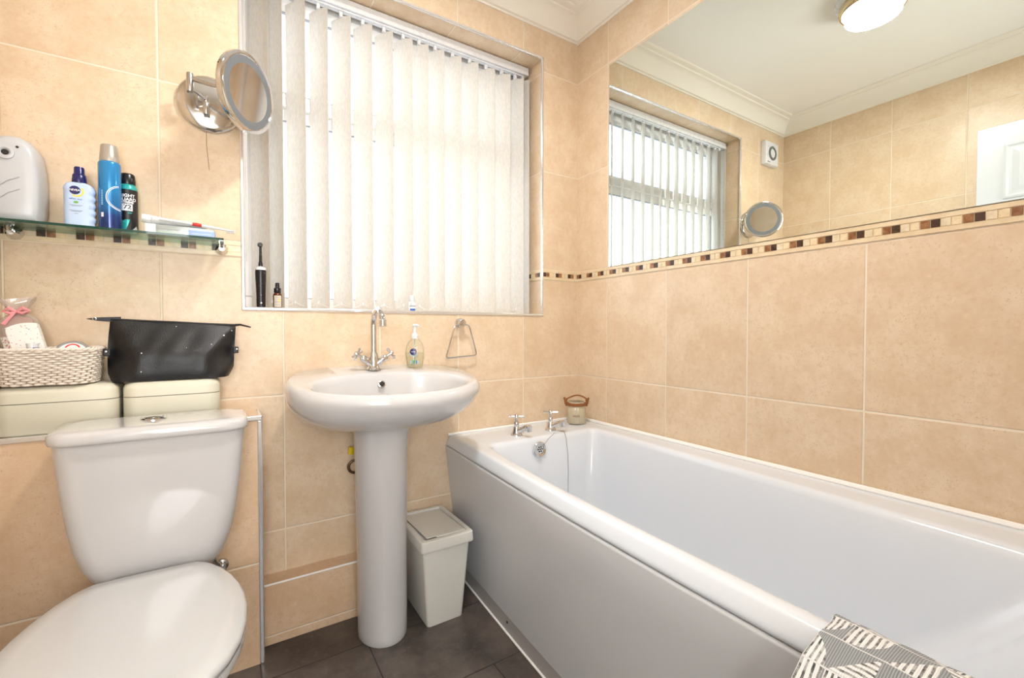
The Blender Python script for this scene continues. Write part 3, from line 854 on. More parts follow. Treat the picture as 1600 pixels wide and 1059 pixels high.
obj('label', lb, ['navy', 'lblue_print', 'white_print', 'green_print', 'blue_print', 'grey_print'], sp_, smooth=0)

# ------------------------------------------------------------------ towel ring
tr = thing('towel_ring', 'chrome trapezoid towel ring on the wall right of the basin', 'towel ring', (-.640, 0, 1.045))
mb = MB().lathe([(.020, 0), (.020, .010), (.0185, .014), (.016, .016), (.016, .034), (.0135, .038), (.004, .039)], TR((-.640, -.0005, 1.045), '-y'), 28)
obj('wall_mount', mb, 'chrome', tr)
def rounded(pts, r, n=5):
    out = []
    m = len(pts)
    for i in range(m):
        p, a, b = Vector(pts[i]), Vector(pts[i-1]), Vector(pts[(i+1) % m])
        da, db = (a-p).normalized(), (b-p).normalized()
        for k in range(n+1):
            t = k/n; out.append((p+da*r*(1-t))*(1-t)+(p+db*r*t)*t if False else p+da*r*(1-t)**2+db*r*t**2)
    return out
pts = rounded([(-.672, -.030, 1.037), (-.608, -.030, 1.037), (-.570, -.026, .910), (-.712, -.026, .902)], .014)
obj('ring', MB().tube(pts, .0032, 10, closed=True), 'chrome', tr)

# ------------------------------------------------------------------ pedal-free swing bin
bn = thing('waste_bin', 'ivory plastic waste bin between the basin pedestal and the bath', 'bin', (-.823, -.165, 0))
def quad(c, e=.0): return c
def ringq(x0, x1, y0, y1, z, r=.012): return ring(rrect(x0, x1, y0, y1, r, 4), z)
mb = MB().loft([ringq(-.889, -.757, -.266, -.055, .0008), ringq(-.890, -.756, -.267, -.054, .006), ringq(-.912, -.738, -.290, -.030, .282)])
obj('bin_body', mb, 'bin', bn, smooth=40)
L0 = (-.9215, -.728, -.3005, -.018)
mb = MB().loft([ringq(L0[0], L0[1], L0[2], L0[3], .276), ringq(L0[0]-.001, L0[1]+.001, L0[2]-.001, L0[3]+.001, .280), ringq(L0[0]+.001, L0[1]-.001, L0[2]+.001, L0[3]-.001, .308),
                ringq(L0[0]+.004, L0[1]-.004, L0[2]+.004, L0[3]-.004, .311), ringq(L0[0]+.018, L0[1]-.018, L0[2]+.020, L0[3]-.018, .311, .006), ringq(L0[0]+.020, L0[1]-.020, L0[2]+.022, L0[3]-.020, .300, .006)])
lid = obj('bin_lid', mb, 'bin', bn, smooth=40)
mb = MB()
fy0_, fy1_ = L0[2]+.030, L0[3]-.026
mb.loft([[(L0[0]+.026, fy0_-.006, .3125), (L0[1]-.026, fy0_-.006, .3125), (L0[1]-.026, fy1_, .304), (L0[0]+.026, fy1_, .304)],
         [(L0[0]+.026, fy0_-.006, .3155), (L0[1]-.026, fy0_-.006, .3155), (L0[1]-.026, fy1_, .307), (L0[0]+.026, fy1_, .307)]])
mb.box(L0[0]+.060, L0[1]-.026, fy0_-.012, fy0_-.004, .3120, .3160)
obj('flap', mb, 'bin', lid, smooth=0, bevel=.0015)

# ------------------------------------------------------------------ toilet
to = thing('toilet', 'white close coupled toilet with its lid down in front of the tiled ledge', 'toilet', (-1.61, -.5, 0))
cx = -1.604
rings = []
for z, hw, yf in ((.405, .110, -.290), (.412, .122, -.305), (.43, .131, -.314), (.46, .144, -.320), (.50, .156, -.324), (.56, .167, -.327), (.65, .177, -.330), (.757, .186, -.332)):
    rings.append(ring(rrect(cx-hw, cx+hw, yf, -.152, .040, 6), z))
obj('cistern', MB().loft(rings), 'ceramic', to, smooth=60)
def lidring(e, z):
    o = rrect(cx-.194+e, cx+.194-e, -.341+e, -.150-e*.5, .045, 8)
    return [(x, y-(.010*(1-((x-cx)/.194)**2) if y < -.3 else 0), z) for x, y in o]
ld = obj('cistern_lid', MB().loft([lidring(.006, .7575), lidring(.001, .760), lidring(0, .765), lidring(0, .778), lidring(.004, .785), lidring(.012, .7885), lidring(.03, .7895)]), 'ceramic', to, smooth=60)
mb = MB().lathe([(.027, 0), (.027, .003), (.023, .005), (.021, .003), (.001, .003)], TR((-1.615, -.238, .789)), 32)
bt = obj('flush_button', mb, 'chrome', ld)
mb = MB().lathe([(.018, .002), (.018, .006), (.015, .008), (.001, .0085)], TR((-1.615, -.238, .789)), 28)
obj('button_dome', mb, 'chrome', bt)
scx = -1.620
half = [(0, -.330), (.06, -.331), (.098, -.334), (.113, -.345), (.128, -.362), (.150, -.400), (.170, -.450), (.184, -.500), (.192, -.550), (.195, -.600), (.191, -.660), (.180, -.715), (.160, -.765), (.130, -.805), (.092, -.835), (.048, -.852), (0, -.858)]
def seatring(s, z, cyy=-.59, e=0):
    R = [(scx+x*s, cyy+(y-cyy)*s, z) for x, y in half]; Lf = [(scx-x*s, cyy+(y-cyy)*s, z) for x, y in reversed(half[1:-1])]
    return R+Lf
obj('seat_lid', MB().loft([seatring(.97, .421), seatring(.995, .424), seatring(1.0, .430), seatring(.992, .438), seatring(.965, .4425), seatring(.80, .4455), seatring(.4, .447)]), 'seat', to, smooth=60)
obj('seat_ring', MB().loft([seatring(.95, .400), seatring(.985, .402), seatring(.99, .410), seatring(.985, .418), seatring(.95, .4195)]), 'seat', to, smooth=60)
for hx in (-.08, .08):
    obj('hinge', MB().lathe([(.012, 0), (.012, .03)], TR((scx+hx-.015, -.325, .418), 'x'), 14), 'chrome_worn', to)
rings = []
for z, s, cyy, sq in ((0.0, .58, -.47, 1.05), (.02, .57, -.47, 1.05), (.12, .54, -.47, 1.02), (.22, .60, -.49, 1), (.30, .74, -.52, 1), (.36, .88, -.56, 1), (.385, .93, -.585, 1), (.399, .93, -.59, 1)):
    rings.append([(scx+(x-scx)*1.0, cyy+(y-(-.59))*sq*1.0, z) for x, y, _ in seatring(s, z)])
obj('pan', MB().loft(rings), 'ceramic', to, smooth=60)
mb = MB(); mb.box(scx-.11, scx+.11, -.40, -.155, .33, .404)
obj('pan_shelf', mb, 'ceramic', to, bevel=.02, seg=4)
mb = MB().box(scx-.075, scx+.075, -.34, -.150, 0, .34)
obj('pan_outlet', mb, 'ceramic', to, bevel=.02, seg=4)
mb = MB().lathe([(.016, 0), (.016, .01), (.011, .012), (.011, .03), (.008, .034)], TR((-1.474, -.146, .335), '-y'), 18)
mb.tube([(-1.474, -.172, .335), (-1.49, -.176, .36), (-1.505, -.19, .41)], .006, 8)
obj('inlet_pipe', mb, 'chrome_worn', to)

# ------------------------------------------------------------------ two cream canisters
def canister(x0, x1, y0, y1, label):
    c = thing('storage_tin', label, 'storage tin', ((x0+x1)/2, (y0+y1)/2, LZ+.002), 'cream tins on the ledge')
    z = LZ+.0025; r = .032
    obj('tin_body', MB().loft([ring(rrect(x0+.004, x1-.004, y0+.004, y1-.004, r, 7), z), ring(rrect(x0, x1, y0, y1, r, 7), z+.005), ring(rrect(x0, x1, y0, y1, r, 7), z+.0775)]), 'cream_tin', c, smooth=50)
    obj('seam', MB().loft([ring(rrect(x0+.0015, x1-.0015, y0+.0015, y1-.0015, r, 7), z+.0776), ring(rrect(x0+.0015, x1-.0015, y0+.0015, y1-.0015, r, 7), z+.0794)]), 'seam', c, smooth=50)
    rg = [ring(rrect(x0, x1, y0, y1, r, 7), z+.0795), ring(rrect(x0, x1, y0, y1, r, 7), z+.100)]
    for k in range(1, 7):
        a = k/6*PI/2; e = .020*(1-math.cos(a)); rg.append(ring(rrect(x0+e, x1-e, y0+e, y1-e, r-e*.6, 7), z+.100+.019*math.sin(a)))
    obj('tin_lid', MB().loft(rg), 'cream_tin', c, smooth=50)
canister(-1.931, -1.700, -.140, -.012, 'cream tin on the ledge under the woven basket')
canister(-1.693, -1.474, -.140, -.012, 'cream tin on the ledge under the black wash bag')
CT = LZ+.0025+.119+.001   # top of the tins

# ------------------------------------------------------------------ woven basket
bk = thing('woven_basket', 'small white woven basket of toiletries on the left cream tin', 'basket', (-1.83, -.078, CT))
mb = MB(); rows = 15; bx0, bx1, by0, by1 = -1.917, -1.752, -.138, -.026
def bpath(e, n=168):
    o = rrect(bx0-e, bx1+e, by0-e, by1+e, .032, 8)
    # resample evenly
    o = [Vector((x, y, 0)) for x, y in o]; m = len(o); seg = [(o[(i+1) % m]-o[i]).length for i in range(m)]; tot = sum(seg)
    out = []; i = 0; acc = 0
    for k in range(n):
        d = tot*k/n
        while acc+seg[i] < d: acc += seg[i]; i += 1
        t = (d-acc)/seg[i] if seg[i] > 0 else 0; p = o[i].lerp(o[(i+1) % m], t)
        nrm = (o[(i+1) % m]-o[i]); nrm = Vector((nrm.y, -nrm.x, 0)).normalized() if nrm.length > 0 else Vector((0, 0, 0))
        out.append((p, nrm))
    return out
ctr = Vector(((bx0+bx1)/2, (by0+by1)/2, 0))
for r in range(rows):
    e = .010*r/rows; z = CT+.0045+r*.0057+.0; P = bpath(e); n = len(P); pts = []
    for k, (p, nm) in enumerate(P):
        ph = 2*PI*k/n*24+(PI if r % 2 else 0)
        out = nm if nm.dot(p-ctr) > 0 else -nm
        pts.append(p+out*(.0036*math.sin(ph))+Vector((0, 0, z+.0006*math.sin(2*PI*k/n*6+r))))
    mb.tube(pts, .0031, 7, closed=True)
e = .011; P = bpath(e); n = len(P)
for q_ in (0, PI):
    mb.tube([p+Vector((0, 0, CT+.0045+rows*.0057+.0025*math.sin(2*PI*k/n*28+q_)))+(nm*(.0028*math.cos(2*PI*k/n*28+q_))) for k, (p, nm) in enumerate(P)], .0030, 7, closed=True)
obj('weave', mb, 'wicker', bk, smooth=60)
ins_ = rrect(bx0+.004, bx1-.004, by0+.004, by1-.004, .028, 6)
mb = MB().loft([ring(rrect(bx0-.001, bx1+.001, by0-.001, by1+.001, .03, 6), CT+.001), ring(rrect(bx0+.003, bx1-.003, by0+.003, by1-.003, .03, 6), CT+.004)])
rg = [ring(rrect(bx0-e, bx1+e, by0-e, by1+e, .03, 6), z) for e, z in ((0, CT+.004), (.008, CT+.085), (.006, CT+.085), (-.002, CT+.004))]
mb.loft(rg, cap0=False, cap1=False)
obj('basket_core', mb, simple('basket_shadow_fibre', 'A89684', .9), bk)
BF = CT+.006  # basket floor

# things in the basket
pb = thing('pink_bottle', 'cellophane wrapped pink toiletry bottle with gingham bow in the basket', 'bottle', (-1.905, -.060, BF))
T = Matrix.Translation((-1.893, -.052, BF+.010)) @ Matrix.Rotation(math.radians(-3), 4, 'Y')
mb = MB(); rg = []
for hw, hd, z, r in ((.028, .018, 0, .01), (.030, .020, .01, .012), (.031, .020, .135, .014), (.027, .017, .150, .012), (.012, .011, .157, .009), (.011, .010, .165, .008)):
    rg.append([T @ Vector((x, y, z)) for x, y in rrect(-hw, hw, -hd, hd, r, 5)])
mb.loft(rg); obj('bottle_body', mb, 'pink_bottle', pb, smooth=50)
mb = MB()
rg = []
for hw, hd, z in ((.031, .0215, .008), (.0325, .0225, .13), (.030, .020, .152), (.012, .011, .166), (.014, .012, .172), (.026, .016, .192), (.034, .014, .205)):
    rg.append([T @ Vector((x*(1+.05*math.sin(i*2.3)), y, z+(.004*math.sin(i*1.7) if z > .19 else 0))) for i, (x, y) in enumerate(rrect(-hw, hw, -hd, hd, .008, 5))])
mb.loft(rg, cap0=False, cap1=False); obj('wrapper', mb, 'cello', pb, smooth=50)
mb = MB().tube([T @ Vector((.014*math.cos(a), .012*math.sin(a), .169)) for a in [2*PI*k/16 for k in range(16)]], .004, 8, closed=True)
for s, L in ((1, .022), (-1, .022)):
    mb.tube([T @ Vector((.0, -.014, .169)), T @ Vector((s*L*.6, -.018, .169+.010)), T @ Vector((s*L, -.016, .169+.002)), T @ Vector((s*L*.5, -.017, .169-.004)), T @ Vector((0, -.014, .169))], [.003, .005, .005, .004, .003], 8)
mb.tube([T @ Vector((-.002, -.016, .168)), T @ Vector((-.014, -.024, .150)), T @ Vector((-.022, -.024, .138))], [.003, .004, .005], 6)
obj('ribbon_bow', mb, 'pink', pb)
gb = thing('gift_box', 'white floral gift box leaning in the basket beside the pink bottle', 'box', (-1.862, -.085, BF))
T = Matrix.Translation((-1.853, -.100, BF+.012)) @ Matrix.Rotation(math.radians(-14), 4, 'Y') @ Matrix.Rotation(math.radians(-4), 4, 'X')
def bx_m(hw, hd, h, nx=8, crown=.006):
    top = [(hw*(1-2*k/nx), h+crown*(1-(1-2*k/nx)**2)) for k in range(nx+1)]
    return [(-hw, 0), (hw, 0)]+top
o_ = [(x, z) for x, z in bx_m(.0285, .010, .135)]
mb = MB().loft([[T @ Vector((x, yy, z)) for x, z in o_] for yy in (-.009, .009)])
obj('box_front', mb, 'floral_card', gb, smooth=20)
mb = MB().loft([[T @ Vector((x, y, z)) for x, y in ((-.030, -.0085), (-.0287, -.0085), (-.0287, .020), (-.030, .020))] for z in (0, .128)])
mb.loft([[T @ Vector((x, y, z)) for x, y in ((-.0420, -.006), (-.0300, -.0085), (-.0300, .014), (-.0420, .014))] for z in (0, .115)])
obj('printed_side', mb, 'floral_bag', gb, smooth=20)
tn = thing('round_tin', 'shallow round silver tin with a red mark tucked in the basket', 'tin', (-1.797, -.082, BF))
T = Matrix.Translation((-1.797, -.078, BF+.066)) @ Matrix.Rotation(math.radians(62), 4, 'X')
mb = MB().lathe([(.034, -.010), (.036, -.009), (.036, .004), (.0375, .005), (.0375, .010), (.035, .012), (.001, .012)], T, 36)
obj('tin_case', mb, plain('brushed_tin', 'A6ABB0', .3, .7), tn)
mb = merge((disc_mb(.030, lambda x, y, d: T @ Vector((x, y, .0122+d))), 0), (disc_mb(.016, lambda x, y, d: T @ Vector((x, y+.012, .0126+d)), r0=.0125, a0=.3, a1=2.8), 1))
obj('tin_label', mb, ['white_print', 'red_print'], tn, smooth=0)
tb_ = thing('white_tube', 'small white tube with blue print standing in the basket front', 'tube', (-1.852, -.116, BF))
mb = MB().loft([ell(-1.852-.010*t, -.122, .012*(1-t*.15), .008+.003*t, BF+.03+.070*t, 20, 2) for t in (0, .3, .6, .85, 1)])
obj('tube_body', mb, 'white_plastic', tb_)
def tmap(x, y, d):
    a = x/.011; return (-1.857+.0120*math.sin(a), -.1235-.0095*math.cos(a)+.0-d, BF+.087+y)
obj('tube_print', rect_mb(.000, .010, -.006, .003, tmap, nx=4), plain('violet_print', '5B5FA8', .5), tb_, smooth=0)
db = thing('dark_bottle', 'dark bottle with a pink label squeezed beside the basket at the left wall', 'bottle', (-1.936, -.10, CT))
obj('bottle_body', MB().lathe([(.0085, 0), (.009, .002), (.009, .058), (.0085, .060)], TR((-1.9345, -.125, CT-.0)), 20), plain('mauve_plastic', '8A6F74', .4), db)
obj('cap', MB().lathe([(.0085, .0605), (.0088, .062), (.0085, .098), (.005, .100)], TR((-1.9345, -.125, CT)), 20), 'black_plastic', db)

# ------------------------------------------------------------------ wash bag
wb = thing('wash_bag', 'black leather wash bag with a zip lying on the right cream tin', 'wash bag', (-1.58, -.075, CT))
def bag_ring(t):
    # t 0..1 bottom to zip
    x0 = -1.722-.006*min(1, t*8)-.002*math.sin(PI*t)+.006*t**2; x1 = -1.452+.012*min(1, t*6)+.008*t
    dp = .056*min(1, (1-t)/.56)**1.1*(.90+.10*min(1, t*10))+.0022; yc = -.078+.004*t
    n = 30; F = []; B = []
    for k in range(n+1):
        u = -1+2*k/n; x = x0+(x1-x0)*k/n
        prof_ = (1-abs(u)**9)**.5 if abs(u) < 1 else 0
        lim = .52+.48*max(0, (t-.42)/.58)
        d = max(0, abs(u)-lim); cre = d*.13*min(1, t*2.4)*min(1, (1-t)*3)
        wr = .0016*math.sin(7*u+4*t)*math.sin(PI*t)+.001*math.sin(17*u-9*t)*math.sin(PI*t)
        z = CT+.160*t-.007*u*t+.0018*math.sin(5*u)*t+.004*(1-abs(u)**4)*0
        f_ = max(.0016, dp*prof_-cre+wr)
        F.append((x, yc-f_, z)); B.append((x, yc+max(.0016, dp*.86*prof_-cre*.5), z))
    return F+B[::-1]
rg = [bag_ring(t) for t in (0, .02, .06, .12, .2, .3, .4, .5, .6, .7, .8, .88, .94, .98, 1)]
obj('bag_body', MB().loft(rg), 'leather', wb, smooth=70)
mb = MB().tube([(-1.722, -.0745, CT+.1675), (-1.64, -.0745, CT+.1630), (-1.58, -.0745, CT+.1605), (-1.50, -.0745, CT+.1560), (-1.432, -.0745, CT+.1535)], .0034, 8)
mb.tube([(-1.434, -.0745, CT+.1535), (-1.420, -.074, CT+.155), (-1.392, -.078, CT+.147)], [.004, .0032, .0022], 6)
obj('zip', mb, 'black_print', wb)
for t_, k_, r_ in ((.47, 8, .0016), (.80, 27, .0024), (.62, 24, .0014), (.93, 15, .0012), (.16, 8, .0012), (.9, 29, .0011), (.55, 18, .0009)):
    p_ = Vector(bag_ring(t_)[k_])
    obj('dried_splash', MB().lathe([(r_, -.001), (r_*.9, .0006), (r_*.4, .001)], TD(p_, (0, -1, .4)), 8), 'white_print', wb)
leaf = []
for k in range(15):
    t = k/14; leaf.append((-1.766+.070*t, .0075*math.sin(PI*min(1, t*1.6)/1.0*.5)+.001 if t < .62 else .0085+.006*(t-.62)))
leaf = [(x-.004, h) for x, h in leaf]; up = [(x, CT+.169+h*.55) for x, h in leaf]; dn = [(x, CT+.169-h*.9) for x, h in reversed(leaf)]
mb = MB().prism(up+dn, -.0760, -.0730, dirn='y'); tabo = obj('pull_tab', mb, 'leather', wb, smooth=0, bevel=.0008)
obj('eyelet', MB().lathe([(.0045, 0), (.0045, .0012), (.0028, .0016), (.0026, .0)], TR((-1.754, -.0762, CT+.169), '-y'), 16, cap=False), 'chrome', tabo)
for xx, s in ((-1.7245, -1), (-1.4355, 1)):
    mb = MB().box(xx-.012 if s < 0 else xx-.004, xx+.004 if s < 0 else xx+.010, -.088, -.072, CT+.068, CT+.088)
    lo = obj('side_loop', mb, 'leather', wb, bevel=.002)
    obj('stud', MB().lathe([(.003, 0), (.003, .001), (.001, .0016)], TR((xx+s*.006, -.0882, CT+.080), '-y'), 12), 'chrome', lo)

# ------------------------------------------------------------------ glass shelf
SHZ = 1.284
sh = thing('glass_shelf', 'green edged glass shelf with chrome brackets holding toiletries', 'shelf', (-1.70, 0, SHZ))
mb = MB().box(XL+.004, -1.462, -.128, -.006, SHZ-.006, SHZ-.0002)
obj('shelf_glass', mb, 'shelf_glass', sh, smooth=0)
mb = MB().box(XL+.004, -1.4615, -.1300, -.1281, SHZ-.0062, SHZ); mb.box(-1.4619, -1.4600, -.1300, -.006, SHZ-.0062, SHZ)
obj('polished_edge', mb, 'shelf_edge', sh, smooth=0)
for x in (-1.918, -1.4655):
    mb = MB().lathe([(.017, 0), (.017, .004), (.013, .010), (.010, .024), (.008, .030)], TR((x, -.0045, SHZ-.016), '-y'), 20)
    mb.box(x-.006, x+.006, -.040, -.010, SHZ-.014, SHZ-.0065)
    mb.tube([(x+.000, -.036, SHZ-.012), (x, -.046, SHZ-.013), (x, -.050, SHZ-.003), (x, -.045, SHZ+.008), (x, -.040, SHZ+.014)], [.005, .005, .0045, .0035, .002], 10)
    obj('bracket', mb, 'chrome', sh)

# ------------------------------------------------------------------ air freshener dispenser
af = thing('air_freshener', 'white automatic air freshener dispenser at the left end of the shelf', 'air freshener', (-1.90, -.055, SHZ))
rg = []; ac = -1.8975
out = [(-.0455, 0), (.0400, 0), (.0445, .03), (.0468, .09), (.0450, .14), (.0385, .185), (.026, .207), (.008, .217), (-.015, .217), (-.032, .208), (-.043, .19), (-.0465, .14), (-.0470, .05)]
def afr(s, y, dz=0): return [(ac+x*s, y, SHZ+.0005+.108+(z-.108)*s) for x, z in out]
obj('casing', MB().loft([afr(.97, -.014), afr(1, -.018), afr(1, -.050), afr(.985, -.066), afr(.95, -.078), afr(.88, -.0855), afr(.78, -.0885), afr(.4, -.0895)]), 'grey_white', af, smooth=60)
T = TR((-1.9085, -.0880, SHZ+.168), '-y')
obj('nozzle', MB().lathe([(.017, .0), (.016, .005), (.011, .0062), (.0065, .0030), (.006, .002)], T, 24, cap=False), 'grey_white', af)
obj('nozzle_hole', MB().lathe([(.0068, .0), (.0068, .0040)], T, 20), 'dark', af)
obj('sensor', MB().lathe([(.0030, 0), (.0030, .0035)], TR((-1.8880, -.0862, SHZ+.185), '-y'), 12), 'dark', af)
mb = MB()
for k in range(2): mb.tube([(-1.925, -.0905, SHZ+.080-.030*k), (-1.905, -.0915, SHZ+.100-.030*k), (-1.885, -.0895, SHZ+.112-.030*k)], .0011, 6)
obj('casing_ribs', mb, simple('shadow_white', 'B9BBBF', .4), af)

# ------------------------------------------------------------------ toiletries on the shelf
ya = math.radians(0)
lo = thing('lotion_bottle', 'pale blue lotion bottle with navy cap beside the air freshener', 'bottle', (-1.780, -.07, SHZ))
lxx = -1.7795; lyy = -.070
prof = [(0, .026), (.004, .0305)]+[(.008+.004*k, .031) for k in range(23)]+[ (.102, .0318), (.108, .0300), (.114, .0250), (.118, .0180), (.120, .0120)]
rg = []
for z, w_ in prof:
    wl = min(w_, .0308) if z < .1 else w_
    w_ = .0318+.0022*math.sin(2*PI*z/.0185) if .004 < z < .1 else w_
    o = rrect(-wl, w_, -.0165, .0165, .0150, 6)
    if z > .113: o = rrect(-w_, w_, -max(.010, .0165-(z-.113)*.9), max(.010, .0165-(z-.113)*.9), .0098, 6)
    rg.append([(lxx+x, lyy+y, SHZ+.0005+z) for x, y in o])
obj('bottle_body', MB().loft(rg), 'skyblue', lo, smooth=60)
mb = MB().lathe([(.0145, .119), (.0150, .121), (.0135, .140), (.0120, .142), (.0108, .144), (.0105, .158), (.0095, .161), (.002, .162)], TR((lxx-.0, lyy, SHZ)), 28)
obj('cap', mb, 'navy', lo)
def lm(ox, oz): return lambda x, y, d: (lxx+ox+x, lyy-.01665-d, SHZ+oz+y)
lab = merge((disc_mb(.0110, lm(-.006, .097), sx=1.0), 0), (text_mb('NIVEA', .0075, .0002, lambda x, y, d: lm(-.006, .097)(x, y, .0005+d), bold=.0001), 1),
            (disc_mb(.0150, lm(-.003, .095), r0=.0112, a0=-2.2, a1=.7), 2),
            (text_mb('after sun', .0070, .0002, lm(-.004, .0745)), 3), (disc_mb(.0030, lm(-.004, .066), sx=1.6), 4))
for k, (z, wd) in enumerate(((.0580, .013), (.0555, .009), (.044, .013), (.0415, .010), (.036, .004))):
    r_ = rect_mb(-.004-wd, -.004+wd, z, z+.0009, lm(0, 0), nx=1); lab.add(r_.v, r_.f, 5)
obj('label', lab, ['navy', 'white_print', 'yellow_print', 'blue_print', 'green_print', 'grey_print'], lo, smooth=0)

bc = thing('shaving_can', 'tall blue aerosol can with silver cap, tallest on the glass shelf', 'aerosol can', (-1.718, -.072, SHZ))
cxx, cyy = -1.7185, -.072
obj('can_body', MB().lathe([(.0215, 0), (.0235, .002), (.0242, .006), (.0242, .178), (.0232, .182), (.0215, .184)], TR((cxx, cyy, SHZ+.0005)), 40), 'blue_can', bc)
obj('cap', MB().lathe([(.0212, .1845), (.0212, .190), (.0180, .228), (.0165, .230), (.013, .2305), (.0125, .227), (.002, .227)], TR((cxx, cyy, SHZ+.0005)), 40), 'silver_cap', bc)
def cyl(cx_, cy_, r_, z_, a_off=0.):
    def f(x, y, d):
        a = x/r_+a_off; return (cx_+(r_+.0003+d)*math.sin(a), cy_-(r_+.0003+d)*math.cos(a), SHZ+z_+y)
    return f
# the printed faces look toward the doorway
A0 = math.radians(10)
lab = merge((disc_mb(.0335, cyl(cxx, cyy, .0242, .088, A0+1.0), r0=.0318, n=40, a0=PI*.55, a1=PI*1.5), 0), (disc_mb(.0300, cyl(cxx, cyy, .0242, .088, A0+1.0), r0=.0290, n=40, a0=PI*.55, a1=PI*1.5), 0))
for k in range(9):
    r_ = rect_mb(-.002, .002, .066+k*.0045, .069+k*.0045, cyl(cxx, cyy, .0242, 0, A0-.72), nx=2); lab.add(r_.v, r_.f, 1)
r_ = rect_mb(-.003, .003, .034, .046, cyl(cxx, cyy, .0242, 0, A0-.72), nx=2); lab.add(r_.v, r_.f, 0)
obj('label', lab, ['white_print', 'lblue_print'], bc, smooth=0)

dc = thing('deodorant_can', 'black and teal deodorant can with black cap behind the blue aerosol', 'aerosol can', (-1.6860, -.036, SHZ))
dxx, dyy = -1.6860, -.036
obj('can_body', MB().lathe([(.018, 0), (.0205, .002), (.0212, .005), (.0212, .125), (.0195, .134), (.0165, .139)], TR((dxx, dyy, SHZ+.0005)), 40), 'teal', dc)
obj('cap', MB().lathe([(.0165, .1392), (.0172, .141), (.0172, .150), (.0158, .166), (.0135, .170), (.002, .1705)], TR((dxx, dyy, SHZ+.0005)), 36), 'black_plastic', dc)
dm = lambda z: cyl(dxx, dyy, .0212, z, .05)
lab = MB()
for m_, i in ((rect_mb(-.033, .033, .040, .124, dm(0), nx=24), 0),):
    lab.add(m_.v, m_.f, i)
# slanted black field towards the foot
ns = 10
f = dm(0); A = [(-.033, .040), (.033, .040), (.033, .004), (.012, .004), (.000, .022), (-.012, .040)]
def strip_poly(p0, p1, p2, p3, mi, dep=.0003):
    vs = []; n = 8
    for k in range(n+1):
        t = k/n; a = (p0[0]+(p1[0]-p0[0])*t, p0[1]+(p1[1]-p0[1])*t); b = (p3[0]+(p2[0]-p3[0])*t, p3[1]+(p2[1]-p3[1])*t)
        vs += [f(a[0], a[1], dep), f(b[0], b[1], dep)]
    lab.add(vs, [(2*k, 2*k+2, 2*k+3, 2*k+1) for k in range(n)], mi)
strip_poly((-.033, .041), (-.004, .041), (-.018, .022), (-.033, .022), 0)
strip_poly((.006, .041), (.033, .041), (.033, .004), (-.004, .010), 0)
strip_poly((.002, .060), (.010, .060), (-.004, .030), (-.013, .030), 1, .0007)
strip_poly((.010, .012), (.020, .024), (.026, .010), (.014, .003), 2, .0007)
fm = lambda z, o=0: (lambda x, y, d: cyl(dxx, dyy, .0212, z, .05)(x+o, y, .0006+d))
for txt, s_, z_, c_ in (('RIGHT', .0115, .106, 2), ('GUARD', .0115, .0955, 2), ('XTREME', .0075, .0875, 2)):
    m_ = text_mb(txt, s_, .0002, fm(z_), bold=.0003); lab.add(m_.v, m_.f, c_)
m_ = rect_mb(-.011, .011, .064, .083, fm(0), nx=6); lab.add(m_.v, m_.f, 2)
m_ = text_mb('72', .0165, .0002, lambda x, y, d: cyl(dxx, dyy, .0212, .074, .05)(x, y, .0011+d), bold=.0004); lab.add(m_.v, m_.f, 0)
obj('label', lab, ['black_print', 'teal', 'white_print'], dc, smooth=0, fixn=False)

# carton, toothpaste tube on it, toothbrush on top
ct = thing('flat_carton', 'flat clear and blue carton lying under the toothpaste tube', 'carton', (-1.56, -.06, SHZ))
T = Matrix.Translation((-1.560, -.062, SHZ+.0005)) @ Matrix.Rotation(math.radians(-2), 4, 'Z')
mb = MB().box(-.083, .078, -.022, .022, 0, .030, 0, T)
obj('carton_body', mb, 'clear_print', ct, smooth=0, bevel=.001)
mb = MB().box(.015, .0785, -.0226, .0226, .004, .0215, 0, T); mb.box(-.0835, -.060, -.0224, .0224, .0, .0302, 1, T)
mb.box(-.058, -.006, -.0224, -.0220, .018, .019, 2, T); mb.box(-.055, -.012, -.0224, -.0220, .012, .0132, 3, T); mb.box(-.05, .01, -.0224, -.0220, .004, .009, 3, T)
mb.box(.022, .070, -.0230, -.0226, .012, .013, 1, T)
obj('carton_print', mb, [plain('soft_blue_print', '9DB6E2', .5), 'white_print', 'grey_print', plain('mint_print', 'BFD6C8', .5)], ct, smooth=0)
tp_ = thing('toothpaste_tube', 'white toothpaste tube with its cap leaning on the carton', 'toothpaste', (-1.62, -.062, SHZ))
a0 = Vector((-1.6330, -.072, SHZ+.0440)); a1 = Vector((-1.505, -.058, SHZ+.0340))
rg = []
dv = (a1-a0).normalized(); sv = dv.cross(Vector((0, 0, 1))).normalized(); uv_ = sv.cross(dv)
for t, a, b in ((0, .011, .011), (.04, .0155, .0115), (.3, .017, .010), (.6, .019, .006), (.9, .020, .002), (1, .020, .0012)):
    c = a0.lerp(a1, t); rg.append([c+sv*a*math.cos(q)+uv_*(b*math.sin(q)) for q in [2*PI*k/24 for k in range(24)]])
obj('tube_body', MB().loft(rg), 'white_plastic', tp_, smooth=60)
obj('cap', MB().lathe([(.0118, 0), (.0120, .002), (.0115, .018), (.0105, .020)], TD(a0+dv*.0005, -dv), 24), 'white_plastic', tp_)
def tpm(x, y, d):
    c = a0.lerp(a1, .32)+dv*x; w_ = .016; yy = max(-1, min(1, (y-.0)/w_)); q = math.asin(yy)
    return c-(-sv if sv.y > 0 else sv)*0+(sv if sv.y < 0 else -sv)*(.0178*math.cos(q)+.0004+d)+uv_*(.0100*math.sin(q))
lab = MB(); m_ = text_mb('SKIN', .009, .0002, tpm); lab.add(m_.v, m_.f, 0)
obj('label', lab, plain('grey_blue_print', '6F7F9C', .5), tp_, smooth=0)
